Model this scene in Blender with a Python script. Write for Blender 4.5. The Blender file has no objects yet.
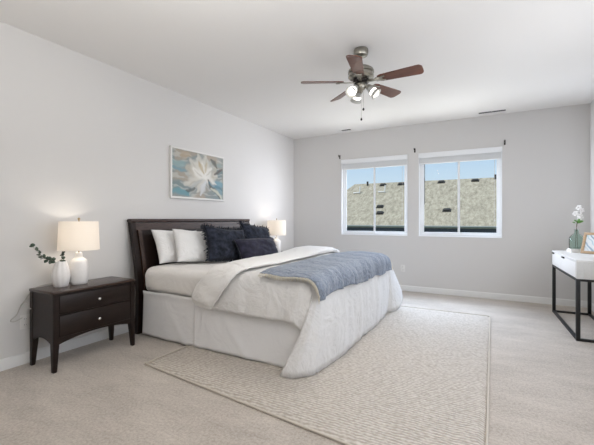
import bpy, bmesh, math, random
from mathutils import Vector, Matrix, noise, Euler
PI = math.pi
R = math.radians
random.seed(7)
scene = bpy.context.scene
C = scene.collection

# ------------------------------------------------------------------ camera
cd = bpy.data.cameras.new('camera')
cam = bpy.data.objects.new('camera', cd); C.objects.link(cam)
cam.location = (3.386, 0.0, 1.19)
cam.rotation_euler = (R(90), 0, R(28.54))
cd.sensor_width = 36.0
cd.lens = 359.35 / 594 * 36.0
cd.shift_y = -(222.5 - 219.08) / 594
cd.clip_start = 0.02; cd.clip_end = 300
scene.camera = cam

# ------------------------------------------------------------------ view, world, sun, daylight, added fills
scene.view_settings.view_transform = 'Standard'
scene.view_settings.look = 'None'
scene.view_settings.gamma = 1.0
scene.view_settings.use_curve_mapping = False
scene.view_settings.exposure = 0.0
scene.cycles.use_denoising = True
scene.cycles.max_bounces = 14
scene.cycles.diffuse_bounces = 8
scene.cycles.glossy_bounces = 4
scene.cycles.transmission_bounces = 10
scene.cycles.transparent_max_bounces = 16
scene.cycles.sample_clamp_indirect = 6.0
scene.cycles.caustics_reflective = False
scene.cycles.caustics_refractive = False

SKY_STRENGTH = 0.92
world = bpy.data.worlds.new('sky'); scene.world = world; world.use_nodes = True
wn = world.node_tree.nodes; wl = world.node_tree.links
wn.clear()
w_out = wn.new('ShaderNodeOutputWorld'); w_bg = wn.new('ShaderNodeBackground')
w_tc = wn.new('ShaderNodeTexCoord'); w_sep = wn.new('ShaderNodeSeparateXYZ')
w_ramp = wn.new('ShaderNodeValToRGB')
wl.new(w_tc.outputs['Generated'], w_sep.inputs[0]); wl.new(w_sep.outputs['Z'], w_ramp.inputs[0])
cr = w_ramp.color_ramp
cr.elements[0].position = 0.0; cr.elements[0].color = (0.72, 0.84, 0.97, 1)
cr.elements[1].position = 0.9; cr.elements[1].color = (0.22, 0.42, 0.80, 1)
e = cr.elements.new(0.10); e.color = (0.66, 0.82, 0.98, 1)
e = cr.elements.new(0.20); e.color = (0.47, 0.69, 0.95, 1)
w_noise = wn.new('ShaderNodeTexNoise'); w_noise.inputs['Scale'].default_value = 5.0; w_noise.inputs['Detail'].default_value = 6
w_map = wn.new('ShaderNodeMapping'); w_map.inputs['Scale'].default_value = (1, 1, 3.5)
wl.new(w_tc.outputs['Generated'], w_map.inputs[0]); wl.new(w_map.outputs[0], w_noise.inputs['Vector'])
w_cr = wn.new('ShaderNodeValToRGB'); w_cr.color_ramp.elements[0].position = 0.55; w_cr.color_ramp.elements[1].position = 0.8
wl.new(w_noise.outputs[0], w_cr.inputs[0])
w_mix = wn.new('ShaderNodeMixRGB'); w_mix.inputs[2].default_value = (0.92, 0.95, 1.0, 1)
wl.new(w_cr.outputs[0], w_mix.inputs[0]); wl.new(w_ramp.outputs[0], w_mix.inputs[1])
wl.new(w_mix.outputs[0], w_bg.inputs[0]); w_bg.inputs[1].default_value = SKY_STRENGTH
wl.new(w_bg.outputs[0], w_out.inputs[0])

def light(name, kind, loc, rot, energy, color, **kw):
    d = bpy.data.lights.new(name, kind); d.energy = energy; d.color = color
    for k, v in kw.items(): setattr(d, k, v)
    o = bpy.data.objects.new(name, d); C.objects.link(o)
    o.location = loc; o.rotation_euler = rot
    return o

light('sun', 'SUN', (-10, -10, 20), (R(28), R(-16), R(0)), 3.1, (1.0, 0.93, 0.80), angle=R(1.5))
# daylight: by the two back windows (high sky falling on the
# floor, low sky from the left, light thrown up by the sunlit ground); plus two added, unseen fills
E_SIDE_FILL, E_SKY, E_SKYL, E_SKYR, E_GROUND, E_CEIL_FILL = 39.0, 16.5, 13.5, 6.5, 3.8, 55.0
light('side_fill', 'AREA', (4.66, 1.95, 1.55), (R(90), 0, R(90)), E_SIDE_FILL, (0.98, 0.97, 1.0), shape='RECTANGLE', size=3.8, size_y=1.6)  # added fill shining in through the made-up right wall opening
for wx in (1.57, 2.92):
    light('daylight_sky', 'AREA', (wx, 6.10, 1.53), (R(-40), 0, 0), E_SKY, (0.62, 0.76, 1.0), shape='RECTANGLE', size=1.0, size_y=1.0, spread=R(84))
    light('daylight_sky_left', 'AREA', (wx, 6.10, 1.53), (R(90), 0, R(-116)), E_SKYL, (0.82, 0.88, 1.0), shape='RECTANGLE', size=1.0, size_y=1.1, spread=R(84))
    light('daylight_sky_right', 'AREA', (wx, 6.10, 1.53), (R(90), 0, R(116)), E_SKYR, (0.91, 0.92, 1.0), shape='RECTANGLE', size=1.0, size_y=1.1, spread=R(84))
    light('daylight_ground', 'AREA', (wx, 6.10, 1.53), (R(-143), 0, 0), E_GROUND, (1.0, 0.99, 0.95), shape='RECTANGLE', size=1.0, size_y=1.0, spread=R(100))
light('ceiling_fill', 'AREA', (2.7, 0.35, 1.75), (R(180), 0, 0), E_CEIL_FILL, (1.0, 0.995, 0.985), shape='DISK', size=1.6)  # added unseen uplight, brightens the ceiling and the near room
FAN_WATT = 66.0
LAMP_WATT = 2.3

# ------------------------------------------------------------------ materials
def new_mat(name):
    m = bpy.data.materials.new(name); m.use_nodes = True
    nt = m.node_tree
    b = nt.nodes['Principled BSDF']
    return m, nt, b

def mat(name, col, rough=0.5, metal=0.0, var=0.0, vscale=8.0, bump=0.0, bscale=200.0, coat=0.0, spec=0.5, stretch=(1, 1, 1), detail=4.0, sheen=0.0, crease=0.0, cscale=6.0):
    m, nt, b = new_mat(name)
    b.inputs['Base Color'].default_value = (*col, 1)
    b.inputs['Roughness'].default_value = rough
    b.inputs['Metallic'].default_value = metal
    b.inputs['Specular IOR Level'].default_value = spec
    b.inputs['Coat Weight'].default_value = coat
    b.inputs['Sheen Weight'].default_value = sheen
    tc = nt.nodes.new('ShaderNodeTexCoord'); mp = nt.nodes.new('ShaderNodeMapping')
    mp.inputs['Scale'].default_value = stretch
    nt.links.new(tc.outputs['Object'], mp.inputs[0])
    if var > 0:
        n = nt.nodes.new('ShaderNodeTexNoise'); n.inputs['Scale'].default_value = vscale; n.inputs['Detail'].default_value = detail
        nt.links.new(mp.outputs[0], n.inputs['Vector'])
        r = nt.nodes.new('ShaderNodeValToRGB')
        r.color_ramp.elements[0].position = 0.3; r.color_ramp.elements[1].position = 0.7
        r.color_ramp.elements[0].color = (*[max(0, c * (1 - var)) for c in col], 1)
        r.color_ramp.elements[1].color = (*[min(1, c * (1 + var)) for c in col], 1)
        nt.links.new(n.outputs[0], r.inputs[0]); nt.links.new(r.outputs[0], b.inputs['Base Color'])
    if bump > 0:
        n = nt.nodes.new('ShaderNodeTexNoise'); n.inputs['Scale'].default_value = bscale; n.inputs['Detail'].default_value = 3
        nt.links.new(mp.outputs[0], n.inputs['Vector'])
        bp = nt.nodes.new('ShaderNodeBump'); bp.inputs['Strength'].default_value = bump; bp.inputs['Distance'].default_value = 0.004
        nt.links.new(n.outputs[0], bp.inputs['Height']); nt.links.new(bp.outputs[0], b.inputs['Normal'])
        if crease > 0:      # soft crumples of laundered cloth
            n2 = nt.nodes.new('ShaderNodeTexNoise'); n2.inputs['Scale'].default_value = cscale; n2.inputs['Detail'].default_value = 3.0
            n2.inputs['Distortion'].default_value = 1.6; n2.inputs['Roughness'].default_value = 0.55
            nt.links.new(tc.outputs['Object'], n2.inputs['Vector'])
            bp2 = nt.nodes.new('ShaderNodeBump'); bp2.inputs['Strength'].default_value = crease; bp2.inputs['Distance'].default_value = 0.05
            nt.links.new(n2.outputs[0], bp2.inputs['Height']); nt.links.new(bp2.outputs[0], bp.inputs['Normal'])
    return m

M = {}
M['wall'] = mat('wall_paint', (0.650, 0.640, 0.628), 0.85, bump=0.08, bscale=160)
M['ceiling'] = mat('ceiling_paint', (0.80, 0.788, 0.772), 0.9, bump=0.1, bscale=90)
M['trim'] = mat('white_trim_paint', (0.74, 0.74, 0.73), 0.45)
M['vinyl'] = mat('white_vinyl', (0.84, 0.86, 0.88), 0.35)
M['blind'] = mat('blind_vinyl', (0.72, 0.74, 0.75), 0.5)
M['dark_wood'] = mat('espresso_wood', (0.0150, 0.0085, 0.0065), 0.36, var=0.35, vscale=14, stretch=(1, 1, 8), bump=0.05, bscale=60, spec=0.28)
M['rail_wood'] = mat('espresso_wood_rail', (0.050, 0.031, 0.026), 0.34, var=0.3, vscale=14, stretch=(6, 1, 6), spec=0.35)
M['top_wood'] = mat('espresso_wood_top', (0.040, 0.022, 0.016), 0.27, var=0.25, vscale=16, stretch=(6, 1, 6), spec=0.5)
M['cotton'] = mat('white_cotton', (0.76, 0.755, 0.745), 0.9, bump=0.12, bscale=350, sheen=0.15, crease=0.35, cscale=8.0)
M['sheet'] = mat('fitted_sheet_cotton', (0.75, 0.73, 0.705), 0.9, bump=0.1, bscale=300, crease=0.28, cscale=4.0)
M['skirt'] = mat('skirt_cotton', (0.75, 0.745, 0.745), 0.9, bump=0.1, bscale=300, crease=0.18, cscale=3.6)
M['duvet'] = mat('duvet_linen', (0.69, 0.68, 0.665), 0.92, var=0.03, vscale=30, bump=0.45, bscale=70, sheen=0.15, crease=0.42, cscale=5.0)
M['fold'] = mat('duvet_linen_lining', (0.75, 0.735, 0.71), 0.92, bump=0.3, bscale=60, sheen=0.15, crease=0.28, cscale=5.0)
M['throw'] = mat('slate_blue_throw', (0.20, 0.235, 0.295), 0.9, var=0.42, vscale=60, bump=0.4, bscale=220, stretch=(1, 3, 1), sheen=0.25, crease=0.8, cscale=8.0)
M['fringe'] = mat('cream_fringe', (0.66, 0.61, 0.50), 0.9)
M['navy'] = mat('navy_cotton', (0.0175, 0.0210, 0.0330), 0.9, var=0.75, vscale=22, bump=0.6, bscale=110, spec=0.2, sheen=0.08)
M['navy_fringe'] = mat('navy_fringe', (0.0115, 0.0135, 0.021), 0.95, spec=0.2, sheen=0.08)
M['navy_velvet'] = mat('navy_velvet', (0.0190, 0.0180, 0.0340), 0.8, var=0.5, vscale=14, bump=0.6, bscale=90, spec=0.2, sheen=0.12)
M['ceramic'] = mat('white_ceramic', (0.78, 0.76, 0.74), 0.35, var=0.03, vscale=40, bump=0.1, bscale=60)
M['nickel'] = mat('brushed_nickel', (0.33, 0.315, 0.275), 0.33, 1.0)
M['chrome'] = mat('polished_knob', (0.75, 0.74, 0.72), 0.18, 1.0)
M['brass'] = mat('aged_brass', (0.35, 0.26, 0.13), 0.35, 1.0)
M['leaf'] = mat('eucalyptus_leaf', (0.045, 0.075, 0.05), 0.55, var=0.4, vscale=30)
M['stem'] = mat('brown_stem', (0.10, 0.07, 0.045), 0.7)
M['fresh_leaf'] = mat('fresh_green_leaf', (0.11, 0.27, 0.05), 0.5, var=0.3, vscale=40)
M['petal'] = mat('white_petal', (0.80, 0.79, 0.78), 0.6)
M['console'] = mat('whitewashed_wood', (0.72, 0.72, 0.715), 0.5, var=0.07, vscale=10, stretch=(1, 8, 14), bump=0.08, bscale=40)
M['console_shaded'] = mat('whitewashed_wood_shaded', (0.60, 0.60, 0.585), 0.5, var=0.03, vscale=10, stretch=(10, 1, 4))  # greyer copy of the whitewash: shade on the end faces put into colour
M['black_metal'] = mat('black_metal', (0.012, 0.012, 0.013), 0.5, 0.2)
M['bronze'] = mat('dark_bronze', (0.03, 0.025, 0.022), 0.45, 0.6)
M['oak'] = mat('light_oak_frame', (0.42, 0.29, 0.17), 0.5, var=0.2, vscale=20, stretch=(1, 1, 6))
M['paper'] = mat('white_book_paper', (0.78, 0.77, 0.74), 0.7)
M['plastic'] = mat('white_plastic', (0.74, 0.73, 0.71), 0.4)
M['slot'] = mat('dark_slot', (0.05, 0.05, 0.05), 0.6)
M['vent'] = mat('vent_metal', (0.10, 0.10, 0.10), 0.5)
M['cable'] = mat('grey_cable', (0.50, 0.48, 0.45), 0.5)
M['frame_white'] = mat('white_frame_wood', (0.72, 0.71, 0.69), 0.45)
M['blade'] = mat('cherry_blade', (0.125, 0.047, 0.028), 0.32, var=0.35, vscale=9, stretch=(1.2, 14, 1), spec=0.5)
M['house_wall'] = mat('slate_siding', (0.10, 0.115, 0.145), 0.8)
M['gutter'] = mat('gutter_metal', (0.42, 0.44, 0.44), 0.5)
M['ground'] = mat('lawn', (0.10, 0.14, 0.06), 0.9, var=0.3, vscale=3)
M['tie'] = mat('roof_vent_metal', (0.035, 0.033, 0.03), 0.7)
M['pipe'] = mat('white_pipe', (0.75, 0.74, 0.72), 0.5)

def mat_carpet():
    m, nt, b = new_mat('beige_carpet'); N = nt.nodes; L = nt.links
    tc = N.new('ShaderNodeTexCoord')
    n1 = N.new('ShaderNodeTexNoise'); n1.inputs['Scale'].default_value = 1.6; n1.inputs['Detail'].default_value = 7; n1.inputs['Roughness'].default_value = 0.72
    mp = N.new('ShaderNodeMapping'); mp.inputs['Scale'].default_value = (1.0, 2.2, 1); mp.inputs['Rotation'].default_value = (0, 0, R(20))
    L.new(tc.outputs['Object'], mp.inputs[0]); L.new(mp.outputs[0], n1.inputs['Vector'])
    n2 = N.new('ShaderNodeTexNoise'); n2.inputs['Scale'].default_value = 62; n2.inputs['Detail'].default_value = 6; n2.inputs['Roughness'].default_value = 0.7
    L.new(tc.outputs['Object'], n2.inputs['Vector'])
    mx = N.new('ShaderNodeMath'); mx.operation = 'MULTIPLY_ADD'; mx.inputs[1].default_value = 0.42
    L.new(n1.outputs[0], mx.inputs[0])
    ml = N.new('ShaderNodeMath'); ml.operation = 'MULTIPLY'; ml.inputs[1].default_value = 0.58
    L.new(n2.outputs[0], ml.inputs[0]); L.new(ml.outputs[0], mx.inputs[2])
    r = N.new('ShaderNodeValToRGB')
    r.color_ramp.elements[0].position = 0.33; r.color_ramp.elements[0].color = (0.28, 0.24, 0.20, 1)
    r.color_ramp.elements[1].position = 0.67; r.color_ramp.elements[1].color = (0.60, 0.535, 0.465, 1)
    L.new(mx.outputs[0], r.inputs[0]); L.new(r.outputs[0], b.inputs['Base Color'])
    b.inputs['Roughness'].default_value = 1.0; b.inputs['Specular IOR Level'].default_value = 0.1
    b.inputs['Sheen Weight'].default_value = 0.3
    bp = N.new('ShaderNodeBump'); bp.inputs['Strength'].default_value = 0.7; bp.inputs['Distance'].default_value = 0.012
    L.new(mx.outputs[0], bp.inputs['Height']); L.new(bp.outputs[0], b.inputs['Normal'])
    return m
M['carpet'] = mat_carpet()

def mat_rug():
    m, nt, b = new_mat('woven_wool_rug'); N = nt.nodes; L = nt.links
    tc = N.new('ShaderNodeTexCoord')
    nz = N.new('ShaderNodeTexNoise'); nz.inputs['Scale'].default_value = 9; nz.inputs['Detail'].default_value = 3
    L.new(tc.outputs['Object'], nz.inputs['Vector'])
    ad = N.new('ShaderNodeMixRGB'); ad.blend_type = 'ADD'; ad.inputs[0].default_value = 0.03
    L.new(tc.outputs['Object'], ad.inputs[1]); L.new(nz.outputs[1], ad.inputs[2])
    wv = N.new('ShaderNodeTexWave'); wv.bands_direction = 'Y'; wv.inputs['Scale'].default_value = 13; wv.inputs['Distortion'].default_value = 1.2
    wv.inputs['Detail'].default_value = 1
    L.new(ad.outputs[0], wv.inputs['Vector'])
    mp = N.new('ShaderNodeMapping'); mp.inputs['Scale'].default_value = (36, 60, 40)
    L.new(ad.outputs[0], mp.inputs[0])
    vo = N.new('ShaderNodeTexVoronoi'); vo.inputs['Scale'].default_value = 1.0
    L.new(mp.outputs[0], vo.inputs['Vector'])
    inv = N.new('ShaderNodeMath'); inv.operation = 'SUBTRACT'; inv.inputs[0].default_value = 1.0
    L.new(vo.outputs['Distance'], inv.inputs[1])
    h = N.new('ShaderNodeMath'); h.operation = 'MULTIPLY_ADD'; h.inputs[1].default_value = 0.46
    L.new(wv.outputs[1], h.inputs[0]); 
    h2 = N.new('ShaderNodeMath'); h2.operation = 'MULTIPLY'; h2.inputs[1].default_value = 0.68
    L.new(inv.outputs[0], h2.inputs[0]); L.new(h2.outputs[0], h.inputs[2])
    r = N.new('ShaderNodeValToRGB')
    r.color_ramp.elements[0].position = 0.30; r.color_ramp.elements[0].color = (0.42, 0.375, 0.32, 1)
    r.color_ramp.elements[1].position = 0.85; r.color_ramp.elements[1].color = (0.61, 0.56, 0.505, 1)
    L.new(h.outputs[0], r.inputs[0])
    L.new(r.outputs[0], b.inputs['Base Color'])
    b.inputs['Roughness'].default_value = 1.0; b.inputs['Specular IOR Level'].default_value = 0.1
    bp = N.new('ShaderNodeBump'); bp.inputs['Strength'].default_value = 0.8; bp.inputs['Distance'].default_value = 0.012
    L.new(h.outputs[0], bp.inputs['Height']); L.new(bp.outputs[0], b.inputs['Normal'])
    return m
M['rug'] = mat_rug()
M['rug_trim'] = mat('rug_binding', (0.53, 0.48, 0.41), 0.95, bump=0.5, bscale=150)

def mat_shingle():
    m, nt, b = new_mat('tan_shingles'); N = nt.nodes; L = nt.links
    tc = N.new('ShaderNodeTexCoord')
    br = N.new('ShaderNodeTexBrick'); br.inputs['Scale'].default_value = 3.2
    br.inputs['Color1'].default_value = (0.33, 0.30, 0.235, 1); br.inputs['Color2'].default_value = (0.46, 0.425, 0.345, 1)
    br.inputs['Mortar'].default_value = (0.26, 0.24, 0.19, 1); br.inputs['Mortar Size'].default_value = 0.025
    br.inputs['Brick Width'].default_value = 0.8; br.inputs['Row Height'].default_value = 0.45
    L.new(tc.outputs['Object'], br.inputs['Vector'])
    mpn = N.new('ShaderNodeMapping'); mpn.inputs['Scale'].default_value = (1, 0.42, 0.42); L.new(tc.outputs['Object'], mpn.inputs[0])
    n = N.new('ShaderNodeTexNoise'); n.inputs['Scale'].default_value = 7.5; n.inputs['Detail'].default_value = 8; n.inputs['Roughness'].default_value = 0.8
    L.new(mpn.outputs[0], n.inputs['Vector'])
    r = N.new('ShaderNodeValToRGB'); r.color_ramp.elements[0].position = 0.35; r.color_ramp.elements[1].position = 0.65
    r.color_ramp.elements[0].color = (0.19, 0.165, 0.115, 1); r.color_ramp.elements[1].color = (0.60, 0.54, 0.42, 1)
    L.new(n.outputs[0], r.inputs[0])
    mx = N.new('ShaderNodeMixRGB'); mx.inputs[0].default_value = 0.75
    L.new(br.outputs[0], mx.inputs[1]); L.new(r.outputs[0], mx.inputs[2]); L.new(mx.outputs[0], b.inputs['Base Color'])
    b.inputs['Roughness'].default_value = 0.95
    return m
M['shingle'] = mat_shingle()

def mat_pane():
    m, nt, b = new_mat('window_glass'); N = nt.nodes; L = nt.links
    N.remove(b)
    t = N.new('ShaderNodeBsdfTransparent'); t.inputs[0].default_value = (0.97, 0.985, 0.98, 1)
    g = N.new('ShaderNodeBsdfGlossy'); g.inputs['Roughness'].default_value = 0.02
    f = N.new('ShaderNodeFresnel'); f.inputs[0].default_value = 1.08
    x = N.new('ShaderNodeMixShader'); L.new(f.outputs[0], x.inputs[0]); L.new(t.outputs[0], x.inputs[1]); L.new(g.outputs[0], x.inputs[2])
    L.new(x.outputs[0], N['Material Output'].inputs[0])
    return m
M['pane'] = mat_pane()

def mat_translucent(name, col, k):
    m, nt, b = new_mat(name); N = nt.nodes; L = nt.links
    N.remove(b)
    d = N.new('ShaderNodeBsdfDiffuse'); d.inputs[0].default_value = (*col, 1)
    t = N.new('ShaderNodeBsdfTranslucent'); t.inputs[0].default_value = (*col, 1)
    x = N.new('ShaderNodeMixShader'); x.inputs[0].default_value = k
    L.new(d.outputs[0], x.inputs[1]); L.new(t.outputs[0], x.inputs[2]); L.new(x.outputs[0], N['Material Output'].inputs[0])
    return m
M['shade'] = mat_translucent('linen_lamp_shade', (0.86, 0.83, 0.79), 0.45)
M['frosted'] = mat_translucent('frosted_glass_shade', (0.50, 0.50, 0.48), 0.16)

def mat_emit(name, col, s):
    m, nt, b = new_mat(name)
    b.inputs['Base Color'].default_value = (*col, 1)
    b.inputs['Emission Color'].default_value = (*col, 1); b.inputs['Emission Strength'].default_value = s
    return m
M['bulb'] = mat_emit('lit_bulb', (1.0, 0.96, 0.90), 2.2)
M['warm_bulb'] = mat_emit('lit_warm_bulb', (1.0, 0.85, 0.65), 3.0)

def mat_glass(name, col):
    m, nt, b = new_mat(name)
    b.inputs['Base Color'].default_value = (*col, 1); b.inputs['Roughness'].default_value = 0.06
    b.inputs['Transmission Weight'].default_value = 0.9; b.inputs['IOR'].default_value = 1.3
    return m
M['green_glass'] = mat_pane()
M['green_glass'].name = 'green_glass'
M['green_glass'].node_tree.nodes['Transparent BSDF'].inputs[0].default_value = (0.87, 0.93, 0.905, 1)

def mat_vcol(name, rough=0.6, bump=0.2):
    m, nt, b = new_mat(name); N = nt.nodes; L = nt.links
    a = N.new('ShaderNodeVertexColor'); a.layer_name = 'paint'
    L.new(a.outputs[0], b.inputs['Base Color']); b.inputs['Roughness'].default_value = rough
    return m
M['paint'] = mat_vcol('oil_paint')

# ------------------------------------------------------------------ mesh helpers
def nb(): return bmesh.new()

def obj(name, bm, m, parent=None, smooth=35, loc=None):
    bmesh.ops.recalc_face_normals(bm, faces=bm.faces[:])
    me = bpy.data.meshes.new(name); bm.to_mesh(me); bm.free()
    if m is not None: me.materials.append(m)
    if smooth:
        me.shade_smooth()
        if smooth < 180: me.set_sharp_from_angle(angle=R(smooth))
    o = bpy.data.objects.new(name, me); C.objects.link(o)
    if parent is not None: o.parent = parent
    if loc is not None: o.location = loc
    return o

def empty(name, loc, rz=0.0):
    o = bpy.data.objects.new(name, None); C.objects.link(o)
    o.location = loc; o.rotation_euler = (0, 0, rz); o.empty_display_size = 0.1
    return o

def tag(o, label, cat, group=None, kind=None):
    o['label'] = label; o['category'] = cat
    if group: o['group'] = group
    if kind: o['kind'] = kind
    return o

def struct(o, label=None):
    o['kind'] = 'structure'
    if label: o['label'] = label
    return o

def copy_tree(o, parent=None):
    c = o.copy(); C.objects.link(c)
    if parent is not None: c.parent = parent
    for ch in list(o.children): copy_tree(ch, c)
    return c

def box(bm, a, b, bev=0.0, seg=2, mtx=None):
    r = bmesh.ops.create_cube(bm, size=1.0)
    vs = r['verts']
    a = Vector(a); b = Vector(b); c = (a + b) / 2; d = b - a
    for v in vs: v.co = Vector((v.co.x * d.x, v.co.y * d.y, v.co.z * d.z)) + c
    if bev > 0:
        es = list({e for v in vs for e in v.link_edges})
        r2 = bmesh.ops.bevel(bm, geom=es, offset=bev, segments=seg, profile=0.5, affect='EDGES')
        vs = list({v for f in r2['faces'] for v in f.verts} | {v for v in vs if v.is_valid})
    if mtx is not None:
        for v in vs: v.co = mtx @ v.co
    return vs

def lathe(bm, prof, seg=40, center=(0, 0, 0), mtx=None, cap=True, flute=None):
    rings = []
    for (r, z) in prof:
        ring = []
        for k in range(seg):
            a = 2 * PI * k / seg
            rr = r * (flute(a, z) if flute else 1.0)
            p = Vector((rr * math.cos(a), rr * math.sin(a), z))
            if mtx is not None: p = mtx @ p
            ring.append(bm.verts.new(p + Vector(center)))
        rings.append(ring)
    for i in range(len(rings) - 1):
        for k in range(seg):
            bm.faces.new((rings[i][k], rings[i][(k + 1) % seg], rings[i + 1][(k + 1) % seg], rings[i + 1][k]))
    if cap:
        if prof[0][0] > 1e-5: bm.faces.new(rings[0][::-1])
        if prof[-1][0] > 1e-5: bm.faces.new(rings[-1])
    return rings

def tube(bm, pts, rad, seg=8, cap=True):
    pts = [Vector(p) for p in pts]
    n = len(pts)
    if not hasattr(rad, '__len__'): rad = [rad] * n
    rings = []; up = None
    for i in range(n):
        t = (pts[min(i + 1, n - 1)] - pts[max(i - 1, 0)]).normalized()
        if up is None:
            up = Vector((0, 0, 1)) if abs(t.z) < 0.9 else Vector((1, 0, 0))
        s = t.cross(up).normalized(); up = s.cross(t).normalized()
        rings.append([bm.verts.new(pts[i] + (s * math.cos(2 * PI * k / seg) + up * math.sin(2 * PI * k / seg)) * rad[i]) for k in range(seg)])
    for i in range(n - 1):
        for k in range(seg):
            bm.faces.new((rings[i][k], rings[i][(k + 1) % seg], rings[i + 1][(k + 1) % seg], rings[i + 1][k]))
    if cap:
        bm.faces.new(rings[0][::-1]); bm.faces.new(rings[-1])

def spline(pts, n):
    pts = [Vector(p) for p in pts]; out = []
    P = [pts[0] * 2 - pts[1]] + pts + [pts[-1] * 2 - pts[-2]]
    m = len(pts) - 1
    for i in range(n + 1):
        u = i / n * m; k = min(int(u), m - 1); t = u - k
        a, b, c, d = P[k], P[k + 1], P[k + 2], P[k + 3]
        out.append(0.5 * ((2 * b) + (c - a) * t + (2 * a - 5 * b + 4 * c - d) * t * t + (3 * b - a - 3 * c + d) * t ** 3))
    return out

def sphere(bm, c, r, sc=(1, 1, 1), seg=16, rings=10):
    res = bmesh.ops.create_uvsphere(bm, u_segments=seg, v_segments=rings, radius=r)
    for v in res['verts']: v.co = Vector((v.co.x * sc[0], v.co.y * sc[1], v.co.z * sc[2])) + Vector(c)
    return res['verts']

def prism(bm, outline, axis, a, b):
    """extrude a 2-D outline (list of (u, v)) along an axis from a to b; axis 'x': (u,v)=(y,z); 'y': (x,z); 'z': (x,y)"""
    def P(u, v, w):
        return {'x': (w, u, v), 'y': (u, w, v), 'z': (u, v, w)}[axis]
    A = [bm.verts.new(P(u, v, a)) for u, v in outline]; B = [bm.verts.new(P(u, v, b)) for u, v in outline]
    n = len(outline)
    bm.faces.new(A[::-1]); bm.faces.new(B)
    for i in range(n): bm.faces.new((A[i], A[(i + 1) % n], B[(i + 1) % n], B[i]))

def grid(bm, rows):
    V = [[bm.verts.new(p) for p in r] for r in rows]
    for i in range(len(V) - 1):
        for j in range(len(V[0]) - 1):
            bm.faces.new((V[i][j], V[i][j + 1], V[i + 1][j + 1], V[i + 1][j]))
    return V

def nz(p, s=1.0): return noise.noise(Vector(p) * s)

# ================================================================== ROOM
XR, YB, YF, ZC = 4.536, 6.10, -1.70, 2.74
T = 0.14
WIN = [(0.985, 2.15), (2.33, 3.51)]
WZ = (0.91, 2.245)

bm = nb(); box(bm, (-T, YF - T, -0.12), (XR + T, YB + T, 0)); struct(obj('floor', bm, M['carpet'], smooth=0), 'beige cut pile carpet floor')
bm = nb(); box(bm, (-T, YF - T, ZC), (XR + T, YB + T, ZC + 0.12)); struct(obj('ceiling', bm, M['ceiling'], smooth=0), 'plain off white ceiling')
bm = nb(); box(bm, (-T, YF - T, 0), (0, YB + T, ZC)); struct(obj('wall_left', bm, M['wall'], smooth=0), 'off white wall behind the headboard')
bm = nb()
for (x0, x1, z0, z1) in [(0, WIN[0][0], 0, ZC), (WIN[0][1], WIN[1][0], 0, ZC), (WIN[1][1], XR, 0, ZC),
                         (WIN[0][0], WIN[0][1], 0, WZ[0]), (WIN[0][0], WIN[0][1], WZ[1], ZC), (WIN[1][0], WIN[1][1], 0, WZ[0]), (WIN[1][0], WIN[1][1], WZ[1], ZC)]:
    box(bm, (x0, YB, z0), (x1, YB + T, z1))
struct(obj('wall_back', bm, M['wall'], smooth=0), 'off white wall with two windows')
FILL_GAP = (0.05, 3.85, 0.75, 2.35)      # unseen opening added in the right wall to let the side fill in
bm = nb()
box(bm, (XR, YF - T, 0), (XR + T, FILL_GAP[0], ZC)); box(bm, (XR, FILL_GAP[1], 0), (XR + T, YB + T, ZC))
box(bm, (XR, FILL_GAP[0], 0), (XR + T, FILL_GAP[1], FILL_GAP[2])); box(bm, (XR, FILL_GAP[0], FILL_GAP[3]), (XR + T, FILL_GAP[1], ZC))
struct(obj('wall_right', bm, M['wall'], smooth=0), 'off white wall beside the console table')
bm = nb(); box(bm, (0, YF - T, 0), (XR, YF, ZC))
struct(obj('wall_front', bm, M['wall'], smooth=0), 'off white wall behind the camera')

def baseboard(name, axis, a, b, flip, pos):
    prof = [(0, 0), (0.014, 0), (0.014, 0.072), (0.010, 0.084), (0.004, 0.090), (0, 0.090)]
    bm = nb()
    if axis == 'y': prism(bm, [(pos + flip * u, v) for u, v in prof], 'y', a, b)
    else: prism(bm, [(pos + flip * u, v) for u, v in prof], 'x', a, b)
    struct(obj(name, bm, M['trim'], smooth=20), 'white painted baseboard')
baseboard('baseboard_left', 'y', YF, YB, 1, 0.0)
baseboard('baseboard_back', 'x', 0.0, XR, -1, YB)
baseboard('baseboard_right', 'y', YF, YB, -1, XR)

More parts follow.
